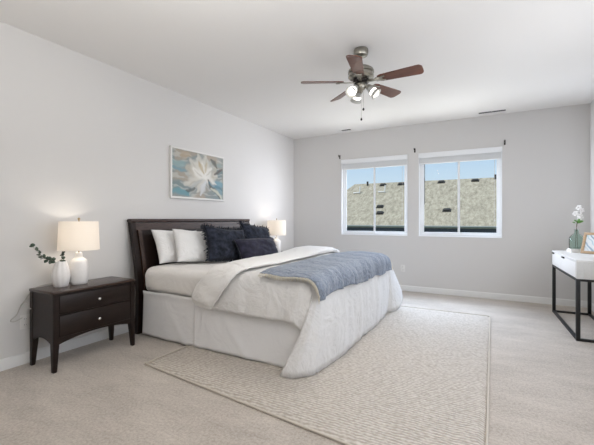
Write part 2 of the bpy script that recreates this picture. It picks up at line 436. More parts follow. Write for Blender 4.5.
def window(name, x0, x1, label):
    z0, z1 = WZ
    y0, y1 = YB + 0.055, YB + 0.125
    w = empty(name, ((x0 + x1) / 2, YB, z0)); struct(w, label)
    ox, oz = (x0 + x1) / 2, z0
    hw = (x1 - x0) / 2; H = z1 - z0
    def bx(bm, a, b, bev=0.004): box(bm, a, b, bev)
    y0 -= YB; y1 -= YB
    # outer vinyl frame
    bm = nb(); f = 0.044
    bx(bm, (-hw, y0, 0), (hw, y1, f)); bx(bm, (-hw, y0, H - f), (hw, y1, H)); bx(bm, (-hw, y0, f), (-hw + f, y1, H - f)); bx(bm, (hw - f, y0, f), (hw, y1, H - f))
    obj('window_frame', bm, M['vinyl'], w)
    # white painted return lining
    bm = nb()
    box(bm, (-hw, -0.004, 0), (-hw + 0.006, y0, H)); box(bm, (hw - 0.006, -0.004, 0), (hw, y0, H)); box(bm, (-hw + 0.006, -0.004, 0), (hw - 0.006, y0, 0.008))
    obj('window_return', bm, M['vinyl'], w, smooth=0)
    # sashes
    for s in (-1, 1):
        sy0 = y0 + (0.012 if s < 0 else 0.036); sy1 = sy0 + 0.028; g = 0.030
        xa = -hw + f - 0.004 if s < 0 else -0.018; xb = 0.018 if s < 0 else hw - f + 0.004
        za, zb = f - 0.004, H - f + 0.004
        bm = nb()
        bx(bm, (xa, sy0, za), (xb, sy1, za + g)); bx(bm, (xa, sy0, zb - g), (xb, sy1, zb)); bx(bm, (xa, sy0, za + g), (xa + g, sy1, zb - g)); bx(bm, (xb - g, sy0, za + g), (xb, sy1, zb - g))
        sh = obj('sash', bm, M['vinyl'], w)
        bm = nb(); box(bm, (xa + g - 0.004, sy0 + 0.011, za + g - 0.004), (xb - g + 0.004, sy0 + 0.017, zb - g + 0.004))
        obj('pane', bm, M['pane'], sh, smooth=0)
    return w
window('window_1', *WIN[0], 'white sliding window nearer the bed')
window('window_2', *WIN[1], 'white sliding window nearer the console table')

def blind(x0, x1, label, wand):
    b = empty('raised_blind', ((x0 + x1) / 2, YB, WZ[1])); hw = (x1 - x0) / 2
    tag(b, label, 'blind', 'raised mini blinds in the two windows')
    bm = nb(); box(bm, (-hw - 0.004, -0.018, -0.066), (hw + 0.004, -0.006, 0.014), 0.004); obj('valance', bm, M['vinyl'], b)
    bm = nb(); box(bm, (-hw + 0.008, 0.0, -0.045), (hw - 0.008, 0.045, -0.003), 0.003); obj('headrail', bm, M['vinyl'], b)
    bm = nb()
    for k in range(17):
        z = -0.050 - k * 0.0058
        box(bm, (-hw + 0.012, 0.004, z - 0.0050), (hw - 0.012, 0.042, z), 0.0)
    obj('slat_stack', bm, M['blind'], b, smooth=0)
    bm = nb(); box(bm, (-hw + 0.012, 0.002, -0.164), (hw - 0.012, 0.044, -0.148), 0.004); obj('bottom_rail', bm, M['vinyl'], b)
    cx = hw - 0.095
    bm = nb(); tube(bm, [(cx, 0.046, -0.13), (cx, 0.046, -1.07)], 0.0022, 6); lathe(bm, [(0.002, 0.02), (0.006, 0.012), (0.007, 0), (0.004, -0.012)], 10, (cx, 0.046, -1.08)); obj('pull_cord', bm, M['cable'], b)
    if wand:
        wx = -hw + 0.085
        bm = nb(); tube(bm, [(wx, 0.047, -0.09), (wx, 0.047, -0.80)], 0.0052, 8); sphere(bm, (wx, 0.047, -0.81), 0.008, seg=8, rings=6); obj('tilt_wand', bm, M['bronze'], b)
blind(*WIN[0], 'white mini blind drawn up in the window nearer the bed', False)
blind(*WIN[1], 'white mini blind with dark tilt wand, drawn up in window nearer the console', True)

# curtain brackets left on the wall
br_lab = ['small dark curtain bracket above the bedside corner of the first window', 'small dark curtain bracket on the wall between the two windows', 'small dark curtain bracket above the console side of the second window']
for i, x in enumerate((0.955, 2.268, 3.545)):
    b = empty('curtain_bracket', (x, YB, 2.315))
    tag(b, br_lab[i], 'curtain bracket', 'curtain brackets over the windows')
    bm = nb(); box(bm, (-0.011, -0.006, -0.035), (0.011, 0, 0.035), 0.002); obj('wall_plate', bm, M['bronze'], b)
    bm = nb(); tube(bm, spline([(0, -0.004, 0.0), (0, -0.05, 0.0), (0, -0.062, 0.008), (0, -0.068, 0.03)], 12), 0.006, 8); obj('hook', bm, M['bronze'], b)

# outlets
def outlet(loc, rz, label):
    o = empty('wall_outlet', loc, rz); tag(o, label, 'outlet', 'duplex outlets low on the walls')
    bm = nb(); box(bm, (-0.036, -0.006, -0.058), (0.036, 0, 0.058), 0.003); obj('cover_plate', bm, M['plastic'], o)
    for s in (-1, 1):
        bm = nb(); box(bm, (-0.017, -0.009, s * 0.024 - 0.015), (0.017, -0.005, s * 0.024 + 0.015), 0.004); r = obj('socket', bm, M['plastic'], o)
        bm = nb()
        for q in (-0.007, 0.007): box(bm, (q - 0.0012, -0.0096, s * 0.024 - 0.004), (q + 0.0012, -0.0085, s * 0.024 + 0.006))
        obj('slot', bm, M['slot'], r, smooth=0)
outlet((2.075, YB, 0.37), 0, 'white wall outlet beneath the windows beyond the bed')
outlet((0.0, 1.53, 0.345), R(90), 'white wall outlet beside the near nightstand')

# ceiling registers
def register(x0, x1, y0, y1, label, n):
    r = empty('ceiling_vent', ((x0 + x1) / 2, (y0 + y1) / 2, ZC)); tag(r, label, 'vent')
    hw, hd = (x1 - x0) / 2, (y1 - y0) / 2
    bm = nb()
    box(bm, (-hw, -hd, -0.007), (hw, -hd + 0.018, 0), 0.002); box(bm, (-hw, hd - 0.018, -0.007), (hw, hd, 0), 0.002)
    box(bm, (-hw, -hd + 0.018, -0.007), (-hw + 0.02, hd - 0.018, 0), 0.002); box(bm, (hw - 0.02, -hd + 0.018, -0.007), (hw, hd - 0.018, 0), 0.002)
    if n > 1: box(bm, (-0.014, -hd + 0.018, -0.007), (0.014, hd - 0.018, 0), 0.002)
    obj('frame', bm, M['ceiling'], r)
    bm = nb(); box(bm, (-hw + 0.015, -hd + 0.013, -0.002), (hw - 0.015, hd - 0.013, -0.0005)); obj('duct_opening', bm, M['slot'], r, smooth=0)
    bm = nb()
    y = -hd + 0.024
    while y < hd - 0.02:
        box(bm, (-hw + 0.02, y - 0.001, -0.012), (hw - 0.02, y + 0.001, -0.002), mtx=Matrix.Translation((0, y, -0.006)) @ Matrix.Rotation(R(35), 4, 'X') @ Matrix.Translation((0, -y, 0.006)))
        y += 0.014
    obj('louvers', bm, M['vent'], r, smooth=0)
register(1.06, 1.26, 5.83, 5.93, 'small ceiling vent above the window nearer the bed', 1)
register(3.19, 3.57, 5.83, 5.93, 'longer two section ceiling vent above the window nearer the console', 2)

# ================================================================== OUTSIDE
bm = nb(); box(bm, (-40, YB + 0.6, -3.1), (40, 60, -3.0)); struct(obj('ground', bm, M['ground'], smooth=0), 'ground between the houses')
hs = empty('neighboring_house', (0, 15, -3.0)); tag(hs, 'neighbouring house with tan shingled roof seen through both windows', 'house')
EZ, RZ = 0.93 + 3.0, 3.12 + 3.0
bm = nb(); box(bm, (-4.4, 0.35, 0), (14, 8.0, EZ - 0.10)); obj('house_wall', bm, M['house_wall'], hs, smooth=0)
bm = nb()
v = [(-4.7, 0, EZ), (14.4, 0, EZ), (14.4, 4, RZ), (-3.3, 4, RZ), (-4.7, 8.2, EZ), (14.4, 8.2, EZ)]
lo = [bm.verts.new((x, y, z - 0.10)) for x, y, z in v]; hi = [bm.verts.new(p) for p in v]
for f in ((0, 1, 2, 3), (3, 2, 5, 4), (0, 3, 4), (1, 5, 2)): bm.faces.new([hi[i] for i in f]); bm.faces.new([lo[i] for i in f][::-1])
for a, b in ((0, 1), (1, 5), (5, 4), (4, 0)): bm.faces.new((hi[a], lo[a], lo[b], hi[b]))
roof = obj('house_roof', bm, M['shingle'], hs, smooth=0)
bm = nb(); prism(bm, [(-0.10, -0.03), (-0.02, -0.085), (0.02, -0.085), (0.02, 0.0), (-0.10, 0.0)], 'x', -4.75, 14.4)
for vv in bm.verts: vv.co.z += EZ; 
obj('gutter', bm, M['gutter'], hs, smooth=0)
def roof_pt(x, y):       # y along slope from the eave, 0..4
    return (x, y, EZ + (RZ - EZ) * y / 4.0)
sl = math.atan2(RZ - EZ, 4.0)
for (x, y) in ((-1.66, 3.72), (-0.72, 3.72), (1.2, 3.74), (2.68, 3.74), (-1.2, 1.5), (-1.05, 0.95), (1.72, 1.12)):
    bm = nb(); p = roof_pt(x, y); mt = Matrix.Translation(p) @ Matrix.Rotation(sl, 4, 'X')
    box(bm, (-0.17, -0.13, -0.02), (0.17, 0.13, 0.02), 0.01, mtx=mt); box(bm, (-0.13, -0.10, 0.02), (0.13, 0.08, 0.09), 0.03, mtx=mt)
    obj('roof_vent', bm, M['tie'], roof)
for (x, y) in ((-2.5, 3.75), (0.36, 3.8), (3.5, 3.8)):
    bm = nb(); p = Vector(roof_pt(x, y)); tube(bm, [p, p + Vector((0, 0, 0.22))], 0.05, 10); obj('vent_pipe', bm, M['tie'], roof)
for (x, y) in ((-2.65, 2.9), (-1.35, 2.9)):
    bm = nb(); p = Vector(roof_pt(x, y)); tube(bm, [p + Vector((-0.32, -0.05, 0.04)), p + Vector((0, -0.05, 0.04)), p + Vector((0.04, -0.05, 0.36))], 0.035, 8); obj('flue_pipe', bm, M['pipe'], roof)

# ================================================================== RUG
bm = nb()
c00, c10, c11, c01 = (0.888, 1.99), (3.36, 1.71), (3.36, 4.96), (0.89, 4.96)
def rug_pt(u, v):
    a = Vector(c00).lerp(Vector(c10), u); b = Vector(c01).lerp(Vector(c11), u)
    return a.lerp(b, v)
rows = []
nu, nv = 60, 70
def rz_(u, v):
    d = min(u, 1 - u) * 2.45; e2 = min(v, 1 - v) * 3.0; m = min(d, e2)
    return 0.016 * min(1, (m / 0.02)) ** 0.5 if m < 0.02 else 0.016 + 0.0012 * nz((u * 30, v * 30, 0))
for j in range(nv + 1):
    v = j / nv
    rows.append([(*rug_pt(i / nu, v), rz_(i / nu, v)) for i in range(nu + 1)])
grid(bm, rows)
rug = obj('area_rug', bm, M['rug'], smooth=180)
tag(rug, 'large cream woven wool rug lying under the bed', 'rug')
bm = nb()
ed = [Vector((*rug_pt(i / 40, 0), 0)) for i in range(41)] + [Vector((*rug_pt(1, i / 40), 0)) for i in range(1, 41)] + [Vector((*rug_pt(1 - i / 40, 1), 0)) for i in range(1, 41)] + [Vector((*rug_pt(0, 1 - i / 40), 0)) for i in range(1, 41)]
for p in ed: p.z = 0.0085; p.x += 0.002 * nz((p.x * 4, p.y * 4, 3)); p.y += 0.003 * nz((p.x * 4, p.y * 4, 9))
tube(bm, ed, 0.0075, 8)
rt = obj('rug_binding', bm, M['rug_trim'], rug, smooth=180); rt['label'] = 'darker stitched binding'

# ================================================================== NIGHTSTANDS
def make_nightstand(loc, label):
    # local: x 0..0.40 depth out of the wall, y 0..0.72 width, z up
    D_, W_, H_ = 0.347, 0.72, 0.625
    n = empty('nightstand', loc); tag(n, label, 'nightstand', 'espresso nightstands beside the bed')
    def arch(bm, axis, lo, hi, zt, a, b, zs, rise):
        pts = [(lo, zt), (lo, zs)]
        for k in range(0, 17):
            t = k / 16; pts.append((lo + (hi - lo) * t, zs + rise * math.sin(PI * t) ** 0.8))
        pts += [(hi, zs), (hi, zt)]
        q = []
        for p in pts:
            if not q or (abs(p[0] - q[-1][0]) + abs(p[1] - q[-1][1])) > 1e-6: q.append(p)
        prism(bm, q, axis, a, b)
    bm = nb()
    box(bm, (-0.004, -0.004, H_ - 0.022), (D_ + 0.004, W_ + 0.004, H_), 0.006, 3)
    t = obj('nightstand_top', bm, M['top_wood'], n)
    lw = 0.046
    bm = nb(); arch(bm, 'y', lw * 0.5, D_ - lw * 0.5, H_ - 0.022, 0.004, 0.022, 0.20, 0.05); obj('side_panel', bm, M['dark_wood'], n)
    bm = nb(); arch(bm, 'y', lw * 0.5, D_ - lw * 0.5, H_ - 0.022, W_ - 0.022, W_ - 0.004, 0.20, 0.05); obj('side_panel', bm, M['dark_wood'], n)
    bm = nb(); arch(bm, 'x', lw * 0.5, W_ - lw * 0.5, H_ - 0.022, 0.006, 0.02, 0.20, 0.05); obj('back_panel', bm, M['dark_wood'], n)
    bm = nb()
    arch(bm, 'x', lw * 0.6, W_ - lw * 0.6, 0.262, D_ - 0.024, D_ - 0.004, 0.205, 0.045)
    box(bm, (D_ - 0.024, lw * 0.6, 0.430), (D_ - 0.006, W_ - lw * 0.6, 0.440)); box(bm, (D_ - 0.024, lw * 0.6, 0.59), (D_ - 0.006, W_ - lw * 0.6, H_ - 0.022))
    obj('front_apron', bm, M['dark_wood'], n)
    for (x, sx) in ((0, 1), (D_, -1)):
        for (y, sy) in ((0, 1), (W_, -1)):
            bm = nb()
            A = []
            for (z, w) in ((0.0, 0.030), (0.20, lw), (H_ - 0.022, lw)):
                A.append([bm.verts.new((x + sx * a * w, y + sy * b * w, z)) for a, b in ((0, 0), (1, 0), (1, 1), (0, 1))])
            for i in range(2):
                for k in range(4): bm.faces.new((A[i][k], A[i][(k + 1) % 4], A[i + 1][(k + 1) % 4], A[i + 1][k]))
            bm.faces.new(A[0][::-1]); bm.faces.new(A[2])
            bmesh.ops.bevel(bm, geom=[e for e in bm.edges], offset=0.003, segments=2, affect='EDGES')
            obj('leg', bm, M['dark_wood'], n)
    for (z0, z1) in ((0.264, 0.428), (0.442, 0.588)):
        bm = nb(); box(bm, (D_ - 0.20, lw + 0.003, z0), (D_ - 0.001, W_ - lw - 0.003, z1), 0.003); d = obj('drawer', bm, M['dark_wood'], n)
        bm = nb(); zc = (z0 + z1) / 2 - 0.006
        mt = Matrix.Translation((D_ - 0.001, W_ / 2, zc)) @ Matrix.Rotation(R(90), 4, 'Y')
        lathe(bm, [(0.007, 0), (0.005, 0.010), (0.011, 0.015), (0.0135, 0.020), (0.011, 0.026), (0.0, 0.028)], 18, mtx=mt)
        k = obj('knob', bm, M['chrome'], d, smooth=60); k['label'] = 'small polished metal knob'
    return n
ns = make_nightstand((0.075, 1.53, 0), 'dark brown two drawer nightstand nearer the camera, holding lamp and vase')
ns2 = copy_tree(ns); ns2.location = (0.075, 4.745, 0); ns2['label'] = 'dark nightstand beyond the bed by the corner, mostly hidden behind the bedding'

# ================================================================== TABLE LAMPS
def make_lamp(loc, label):
    l = empty('table_lamp', loc); tag(l, label, 'lamp', 'white ceramic table lamps')
    prof = [(0.0, 0.0), (0.058, 0.0), (0.064, 0.006), (0.069, 0.03), (0.072, 0.08), (0.0725, 0.15), (0.070, 0.185), (0.062, 0.208), (0.045, 0.222), (0.030, 0.232), (0.027, 0.25), (0.027, 0.268), (0.024, 0.274), (0.0, 0.274)]
    bm = nb(); lathe(bm, prof, 40)
    for v in bm.verts:
        if 0.01 < v.co.z < 0.2:
            s = 1 + 0.012 * math.sin(v.co.z * 260); v.co.x *= s; v.co.y *= s
    obj('lamp_base', bm, M['ceramic'], l, smooth=60)
    bm = nb(); tube(bm, [(0, 0, 0.27), (0, 0, 0.565)], 0.005, 8)
    lathe(bm, [(0.0, 0), (0.009, 0.002), (0.011, 0.010), (0.006, 0.018), (0, 0.02)], 12, (0, 0, 0.558)); obj('finial_rod', bm, M['brass'], l, smooth=60)
    # shade: thin-walled open drum with spider
    bm = nb(); lathe(bm, [(0.160, 0.298), (0.150, 0.545), (0.1485, 0.545), (0.1585, 0.298), (0.160, 0.298)], 56, cap=False)
    sh = obj('lamp_shade', bm, M['shade'], l, smooth=50)
    bm = nb()
    for k in range(3):
        a = 2 * PI * k / 3 + 0.4
        tube(bm, [(0, 0, 0.54), (0.149 * math.cos(a), 0.149 * math.sin(a), 0.54)], 0.002, 6)
    obj('shade_ring', bm, M['brass'], sh)
    bm = nb(); sphere(bm, (0, 0, 0), 0.028, (1, 1, 1.25)); obj('bulb', bm, M['warm_bulb'], l, loc=(0, 0, 0.40), smooth=180)
    return l
lamp = make_lamp((0.215, 1.846, 0.625), 'white ceramic lamp glowing on the near nightstand beside the eucalyptus vase')
lamp2 = copy_tree(lamp); lamp2.location = (0.235, 5.085, 0.625); lamp2['label'] = 'white ceramic lamp glowing beyond the bed, in front of the room corner'
for i, l in enumerate((lamp, lamp2)):
    for (dz, p) in ((0.458, 0.65), (0.338, 0.35)):
        light('lamp_bulb_light', 'POINT', Vector(l.location) + Vector((0, 0, dz)), (0, 0, 0), LAMP_WATT * p, (1.0, 0.92, 0.81), shadow_soft_size=0.03)
# the near lamp's cord, running down the wall behind the nightstand
bm = nb()
tube(bm, spline([(-0.06, 0.0, 0.004), (-0.20, -0.03, 0.004), (-0.206, -0.15, 0.003), (-0.207, -0.25, -0.02), (-0.205, -0.325, -0.11), (-0.2, -0.355, -0.15), (-0.203, -0.38, -0.21), (-0.205, -0.42, -0.245), (-0.207, -0.39, -0.26), (-0.2, -0.34, -0.24)], 50), 0.0035, 6)
ring = [(-0.07 + 0.022 * math.cos(a), -0.342, -0.13 + 0.022 * math.sin(a)) for a in [2 * PI * k / 20 * 0.8 for k in range(21)]]
tube(bm, spline([(-0.2, -0.352, -0.14), (-0.15, -0.345, -0.105), (-0.1, -0.342, -0.112)], 10) + [Vector(p) for p in ring[9:]], 0.0035, 6)
c_ = obj('cord', bm, M['cable'], lamp, smooth=180); c_['label'] = 'pale grey cord looped down the wall'

# ================================================================== VASE + EUCALYPTUS
va = empty('white_vase', (0.212, 1.700, 0.625)); tag(va, 'white fluted ceramic vase on the near nightstand in front of lamp', 'vase')
vp = [(0.0, 0.0), (0.046, 0.0), (0.050, 0.004), (0.060, 0.04), (0.067, 0.085), (0.064, 0.125), (0.054, 0.165), (0.043, 0.198), (0.040, 0.212), (0.037, 0.212), (0.036, 0.196), (0.050, 0.15), (0.050, 0.06), (0.0, 0.03)]
bm = nb(); lathe(bm, vp, 80, flute=lambda a, z: 1 + 0.085 * (abs(math.cos(4.5 * a + 4 * z)) - 0.6))
obj('vase_body', bm, M['ceramic'], va, smooth=60)
def leaf_mesh(bm, p, d, nrm, L, W):
    d = Vector(d).normalized(); s = d.cross(Vector(nrm)).normalized(); n = s.cross(d)
    prev = None
    for k in range(7):
        t = k / 6; w = W * math.sin(PI * min(1, t * 0.94 + 0.03)) ** 0.7
        c = Vector(p) + d * L * t + n * (0.15 * L * math.sin(PI * t))
        cur = [bm.verts.new(c - s * w), bm.verts.new(c - n * w * 0.15), bm.verts.new(c + s * w)]
        if prev:
            bm.faces.new((prev[0], prev[1], cur[1], cur[0])); bm.faces.new((prev[1], prev[2], cur[2], cur[1]))
        prev = cur
def eucalyptus(pts, n, label, seed, big=0.02):
    rnd = random.Random(seed)
    o = Vector(pts[0])
    r = empty('eucalyptus_sprig', o); tag(r, label, 'sprig', 'eucalyptus sprigs in the white vase')
    P = [q - o for q in spline(pts, 40)]
    bm = nb(); tube(bm, P, [0.0026 - 0.0016 * i / 40 for i in range(41)], 6); obj('stem', bm, M['stem'], r, smooth=180)
    bm = nb()
    for k in range(n):
        i = int(14 + 26 * k / max(1, n - 1)); i = min(40, i)
        t = (P[min(i + 1, 40)] - P[max(i - 1, 0)]).normalized()
        for s in (-1, 1):
            rv = Vector((rnd.uniform(-1, 1), rnd.uniform(-1, 1), rnd.uniform(-1, 1)))
            sd = t.cross(rv).normalized()
            d = (t * 0.5 + sd * 1.0).normalized()
            leaf_mesh(bm, P[i], d, rv + Vector((0.8, -0.5, 0.4)), big * rnd.uniform(1.3, 1.9), big * rnd.uniform(0.55, 0.8))
    f = obj('leaves', bm, M['leaf'], r, smooth=180)
    sm = f.modifiers.new('thick', 'SOLIDIFY'); sm.thickness = 0.0012
eucalyptus([(0.212, 1.70, 0.68), (0.205, 1.672, 0.80), (0.205, 1.648, 0.845), (0.21, 1.60, 0.858), (0.215, 1.55, 0.895), (0.22, 1.485, 0.972)], 11, 'long eucalyptus sprig arching out of the white vase toward the wall side', 3)
eucalyptus([(0.212, 1.702, 0.68), (0.207, 1.70, 0.80), (0.21, 1.707, 0.86), (0.21, 1.705, 0.895), (0.215, 1.712, 0.93)], 5, 'short upright eucalyptus sprig in the white vase before the lampshade', 5, 0.019)

# ================================================================== PICTURE ON THE WALL
def lerp(a, b, t): return tuple(x + (y - x) * t for x, y in zip(a, b))
def ss(a, b, x):
    t = max(0, min(1, (x - a) / (b - a))); return t * t * (3 - 2 * t)
def lotus(u, v):
    """u across 0..1, v up 0..1 -> linear colour of a loose painted white flower"""
    u0, v0 = u, v
    u = u0 + 0.045 * nz((u0 * 5, v0 * 4, 0.3)) + 0.018 * nz((u0 * 16, v0 * 13, 5.3)); v = v0 + 0.060 * nz((u0 * 5, v0 * 4, 9.3)) + 0.022 * nz((u0 * 16, v0 * 13, 2.2))
    a = 0.5 + 0.9 * nz((u * 2.2, v * 4.0, 1.3)); b = 0.5 + 0.9 * nz((u * 3.0 + 5, v * 3.6, 4.1)); c = 0.5 + nz((u * 7, v * 20, 7.7))
    col = lerp((0.17, 0.23, 0.24), (0.37, 0.365, 0.335), max(0, min(1, a)))
    col = lerp(col, (0.38, 0.32, 0.25), 0.7 * ss(0.5, 0.8, b))
    col = lerp(col, (0.58, 0.58, 0.55), 0.45 * ss(0.5, 0.9, c))
    def patch(col, cu, cv, ru, rv, cc, k):
        d = math.hypot((u - cu) / ru, (v - cv) / rv); return lerp(col, cc, k * ss(1.0, 0.45, d))
    col = patch(col, 0.12, 0.72, 0.20, 0.10, (0.24, 0.36, 0.38), 0.8)
    col = patch(col, 0.10, 0.60, 0.22, 0.05, (0.16, 0.30, 0.35), 0.8)
    col = patch(col, 0.16, 0.10, 0.24, 0.08, (0.13, 0.30, 0.35), 0.85)
    col = patch(col, 0.88, 0.36, 0.20, 0.12, (0.17, 0.32, 0.39), 0.9)
    col = patch(col, 0.90, 0.16, 0.16, 0.14, (0.20, 0.33, 0.38), 0.7)
    col = patch(col, 0.92, 0.82, 0.10, 0.10, (0.25, 0.34, 0.34), 0.7)
    col = patch(col, 0.24, 0.90, 0.12, 0.09, (0.42, 0.33, 0.23), 0.7)
    def streak(col, p0, p1, w, cc, k=1.0):
        px, py = u - p0[0], (v - p0[1]) * 0.65; dx, dy = p1[0] - p0[0], (p1[1] - p0[1]) * 0.65
        L2 = dx * dx + dy * dy; t = max(0, min(1, (px * dx + py * dy) / L2))
        d = math.hypot(px - dx * t, py - dy * t)
        ww = w * (0.35 + 0.9 * math.sin(PI * min(1, 0.08 + 0.92 * t)))
        return lerp(col, cc, k * ss(ww, ww * 0.25, d))
    W1, W2, W3, W4 = (0.62, 0.60, 0.54), (0.50, 0.46, 0.38), (0.74, 0.73, 0.69), (0.43, 0.45, 0.44)
    for (ang, ln, w, cc) in ((170, 0.36, 0.10, W4), (150, 0.38, 0.12, W2), (18, 0.34, 0.10, W1), (40, 0.36, 0.12, W2), (128, 0.42, 0.13, W1), (62, 0.42, 0.12, W4), (200, 0.40, 0.09, W1), (345, 0.30, 0.08, W3),
                             (105, 0.46, 0.13, W1), (82, 0.46, 0.12, W1), (225, 0.44, 0.06, W4), (250, 0.30, 0.05, W1), (95, 0.30, 0.09, W3), (140, 0.26, 0.08, W3), (50, 0.26, 0.08, W3)):
        r = R(ang); q = (0.58 + ln * math.cos(r) * 0.92, 0.44 + ln * math.sin(r) * 1.12)
        col = streak(col, (0.60, 0.44), q, w, cc, 0.75)
        col = streak(col, (0.60 + 0.07 * math.cos(r + 0.2), 0.44 + 0.09 * math.sin(r + 0.2)), (q[0] + 0.02, q[1] - 0.03), 0.016, lerp(cc, (0.36, 0.33, 0.26), 0.7), 0.6)
    col = streak(col, (0.58, 0.58), (0.50, 0.82), 0.04, (0.44, 0.35, 0.19), 0.7)
    col = streak(col, (0.62, 0.60), (0.66, 0.80), 0.025, (0.46, 0.38, 0.22), 0.6)
    col = streak(col, (0.67, 0.40), (0.92, 0.0), 0.045, (0.07, 0.075, 0.07), 0.9)
    col = streak(col, (0.74, 0.26), (0.98, 0.0), 0.040, (0.56, 0.57, 0.48), 0.9)
    col = streak(col, (0.68, 0.38), (1.0, 0.22), 0.035, (0.08, 0.19, 0.25), 0.7)
    col = streak(col, (0.61, 0.36), (0.52, 0.04), 0.045, (0.62, 0.64, 0.66), 0.8)
    col = streak(col, (0.82, 0.58), (1.0, 0.74), 0.035, (0.11, 0.09, 0.08), 0.8)
    col = streak(col, (0.74, 0.92), (0.86, 0.74), 0.05, (0.10, 0.11, 0.10), 0.85)
    col = streak(col, (0.22, 0.15), (0.44, 0.20), 0.03, (0.07, 0.09, 0.09), 0.75)
    return col
def painted_panel(name, w, h, nx, ny, fn, parent):
    bm = nb()
    # local plane: x across, z up, facing -y
    grid(bm, [[((i / nx - 0.5) * w, 0, j / ny * h) for i in range(nx + 1)] for j in range(ny + 1)])
    me_o = obj(name, bm, M['paint'], parent, smooth=0)
    me = me_o.data
    ca = me.color_attributes.new('paint', 'FLOAT_COLOR', 'POINT')
    for v in me.vertices:
        ca.data[v.index].color = (*fn(v.co.x / w + 0.5, v.co.z / h), 1)
    return me_o
pw, ph = 0.965, 0.625
pic = empty('wall_picture', (0.0, 3.514, 1.443), R(90)); tag(pic, 'framed painting of a white flower hanging above the headboard', 'picture')
# local: x along the wall, -y out of the wall
bm = nb(); fw = 0.022
box(bm, (-pw / 2, -0.034, 0), (pw / 2, -0.002, fw), 0.003); box(bm, (-pw / 2, -0.034, ph - fw), (pw / 2, -0.002, ph), 0.003)
box(bm, (-pw / 2, -0.034, fw), (-pw / 2 + fw, -0.002, ph - fw), 0.003); box(bm, (pw / 2 - fw, -0.034, fw), (pw / 2, -0.002, ph - fw), 0.003)
obj('picture_frame', bm, M['frame_white'], pic)
cv = painted_panel('canvas', pw - 2 * fw + 0.004, ph - 2 * fw + 0.004, 150, 100, lotus, pic); cv.location = (0, -0.026, fw - 0.002)
so = cv.modifiers.new('depth', 'SOLIDIFY'); so.thickness = 0.012; so.offset = -1

# ================================================================== BED FRAME (headboard)
BY0, BY1 = 2.47, 4.55
bed = empty('bed', (0.05, (BY0 + BY1) / 2, 0)); tag(bed, 'dark espresso sleigh bed with curved headboard against the wall', 'bed')
bo = Vector(bed.location)
def hx(z):      # wall-side x of the curved headboard
    pts = [(0.0, 0.118), (0.2, 0.134), (0.42, 0.138), (0.62, 0.120), (0.80, 0.090), (0.97, 0.055), (1.10, 0.026), (1.19, 0.010)]
    for (z0, x0), (z1, x1) in zip(pts, pts[1:]):
        if z <= z1:
            t = (z - z0) / (z1 - z0); return x0 + (x1 - x0) * t
    return pts[-1][1]
def curve_slab(y0, y1, z0, z1, off, th, n=28):
    bm = nb(); zs = [z0 + (z1 - z0) * i / n for i in range(n + 1)]
    sm = lambda z: (hx(z - 0.05) + 2 * hx(z) + hx(z + 0.05)) / 4
    out = [(sm(z) + off, z) for z in zs] + [(sm(z) + off + th, z) for z in reversed(zs)]
    prism(bm, out, 'y', y0, y1)
    for v in bm.verts: v.co -= bo
    return bm
for (y0, y1) in ((BY0, BY0 + 0.055), (BY1 - 0.055, BY1)):
    bm = curve_slab(y0, y1, 0.0, 1.165, 0.0, 0.052); obj('headboard_post', bm, M['dark_wood'], bed, smooth=25)
for (y0, y1) in ((BY0 + 0.056, BY0 + 0.098), (BY1 - 0.098, BY1 - 0.056)):
    bm = curve_slab(y0, y1, 0.30, 1.075, 0.03, 0.045); obj('headboard_stile', bm, M['top_wood'], bed, smooth=25)  # lighter, glossier wood stands in for light caught on the stile
bm = curve_slab(BY0 + 0.055, BY1 - 0.055, 0.22, 1.15, 0.010, 0.028); obj('headboard_panel', bm, M['dark_wood'], bed, smooth=25)
bm = curve_slab(BY0 + 0.05, BY1 - 0.05, 1.07, 1.15, 0.008, 0.046, 6); obj('headboard_rail', bm, M['rail_wood'], bed, smooth=25)
bm = nb(); box(bm, (0.004, BY0 - 0.008, 1.155), (0.078, BY1 + 0.008, 1.192), 0.014, 4)
for v in bm.verts: v.co -= bo
obj('headboard_cap', bm, M['rail_wood'], bed, smooth=60)
for (y0, y1) in ((BY0 + 0.055, BY0 + 0.08), (BY1 - 0.08, BY1 - 0.055)):
    bm = nb(); box(bm, (0.15, y0, 0.20), (2.14, y1, 0.36), 0.004)
    for v in bm.verts: v.co -= bo
    obj('side_rail', bm, M['dark_wood'], bed)
for (x, y) in ((1.12, BY0 + 0.04), (2.10, BY0 + 0.14), (2.10, BY1 - 0.14), (1.12, BY1 - 0.10)):
    bm = nb(); box(bm, (x - 0.025, y - 0.025, 0.016), (x + 0.025, y + 0.025, 0.21), 0.004)
    for v in bm.verts: v.co -= bo
    obj('leg', bm, M['dark_wood'], bed)

# ================================================================== MATTRESS
def rounded_slab(name, x0, x1, y0, y1, z0, z1, r, m, wr=0.006, n=(60, 60)):
    bm = nb()
    box(bm, (x0, y0, z0), (x1, y1, z1))
    bmesh.ops.bevel(bm, geom=bm.edges[:], offset=r, segments=6, profile=0.5, affect='EDGES')
    bmesh.ops.subdivide_edges(bm, edges=[e for e in bm.edges if e.calc_length() > 0.3], cuts=24, use_grid_fill=True)
    bmesh.ops.triangulate(bm, faces=[f for f in bm.faces if len(f.verts) > 4])
    for v in bm.verts:
        p = v.co
        v.co = p + Vector((0, -0.3, 1)) * wr * nz((p.x * 5, p.y * 5, p.z * 9)) + Vector((0, 1, 0)) * wr * 1.4 * nz((p.x * 6 + p.z * 10, p.y * 2, p.z * 14 + 5))
    return obj(name, bm, m, smooth=180)
mt_ = rounded_slab('mattress', 0.215, 2.20, 2.485, 4.535, 0.425, 0.70, 0.085, M['sheet'], 0.009)
tag(mt_, 'king mattress in a pale fitted sheet lying under the duvet', 'mattress')

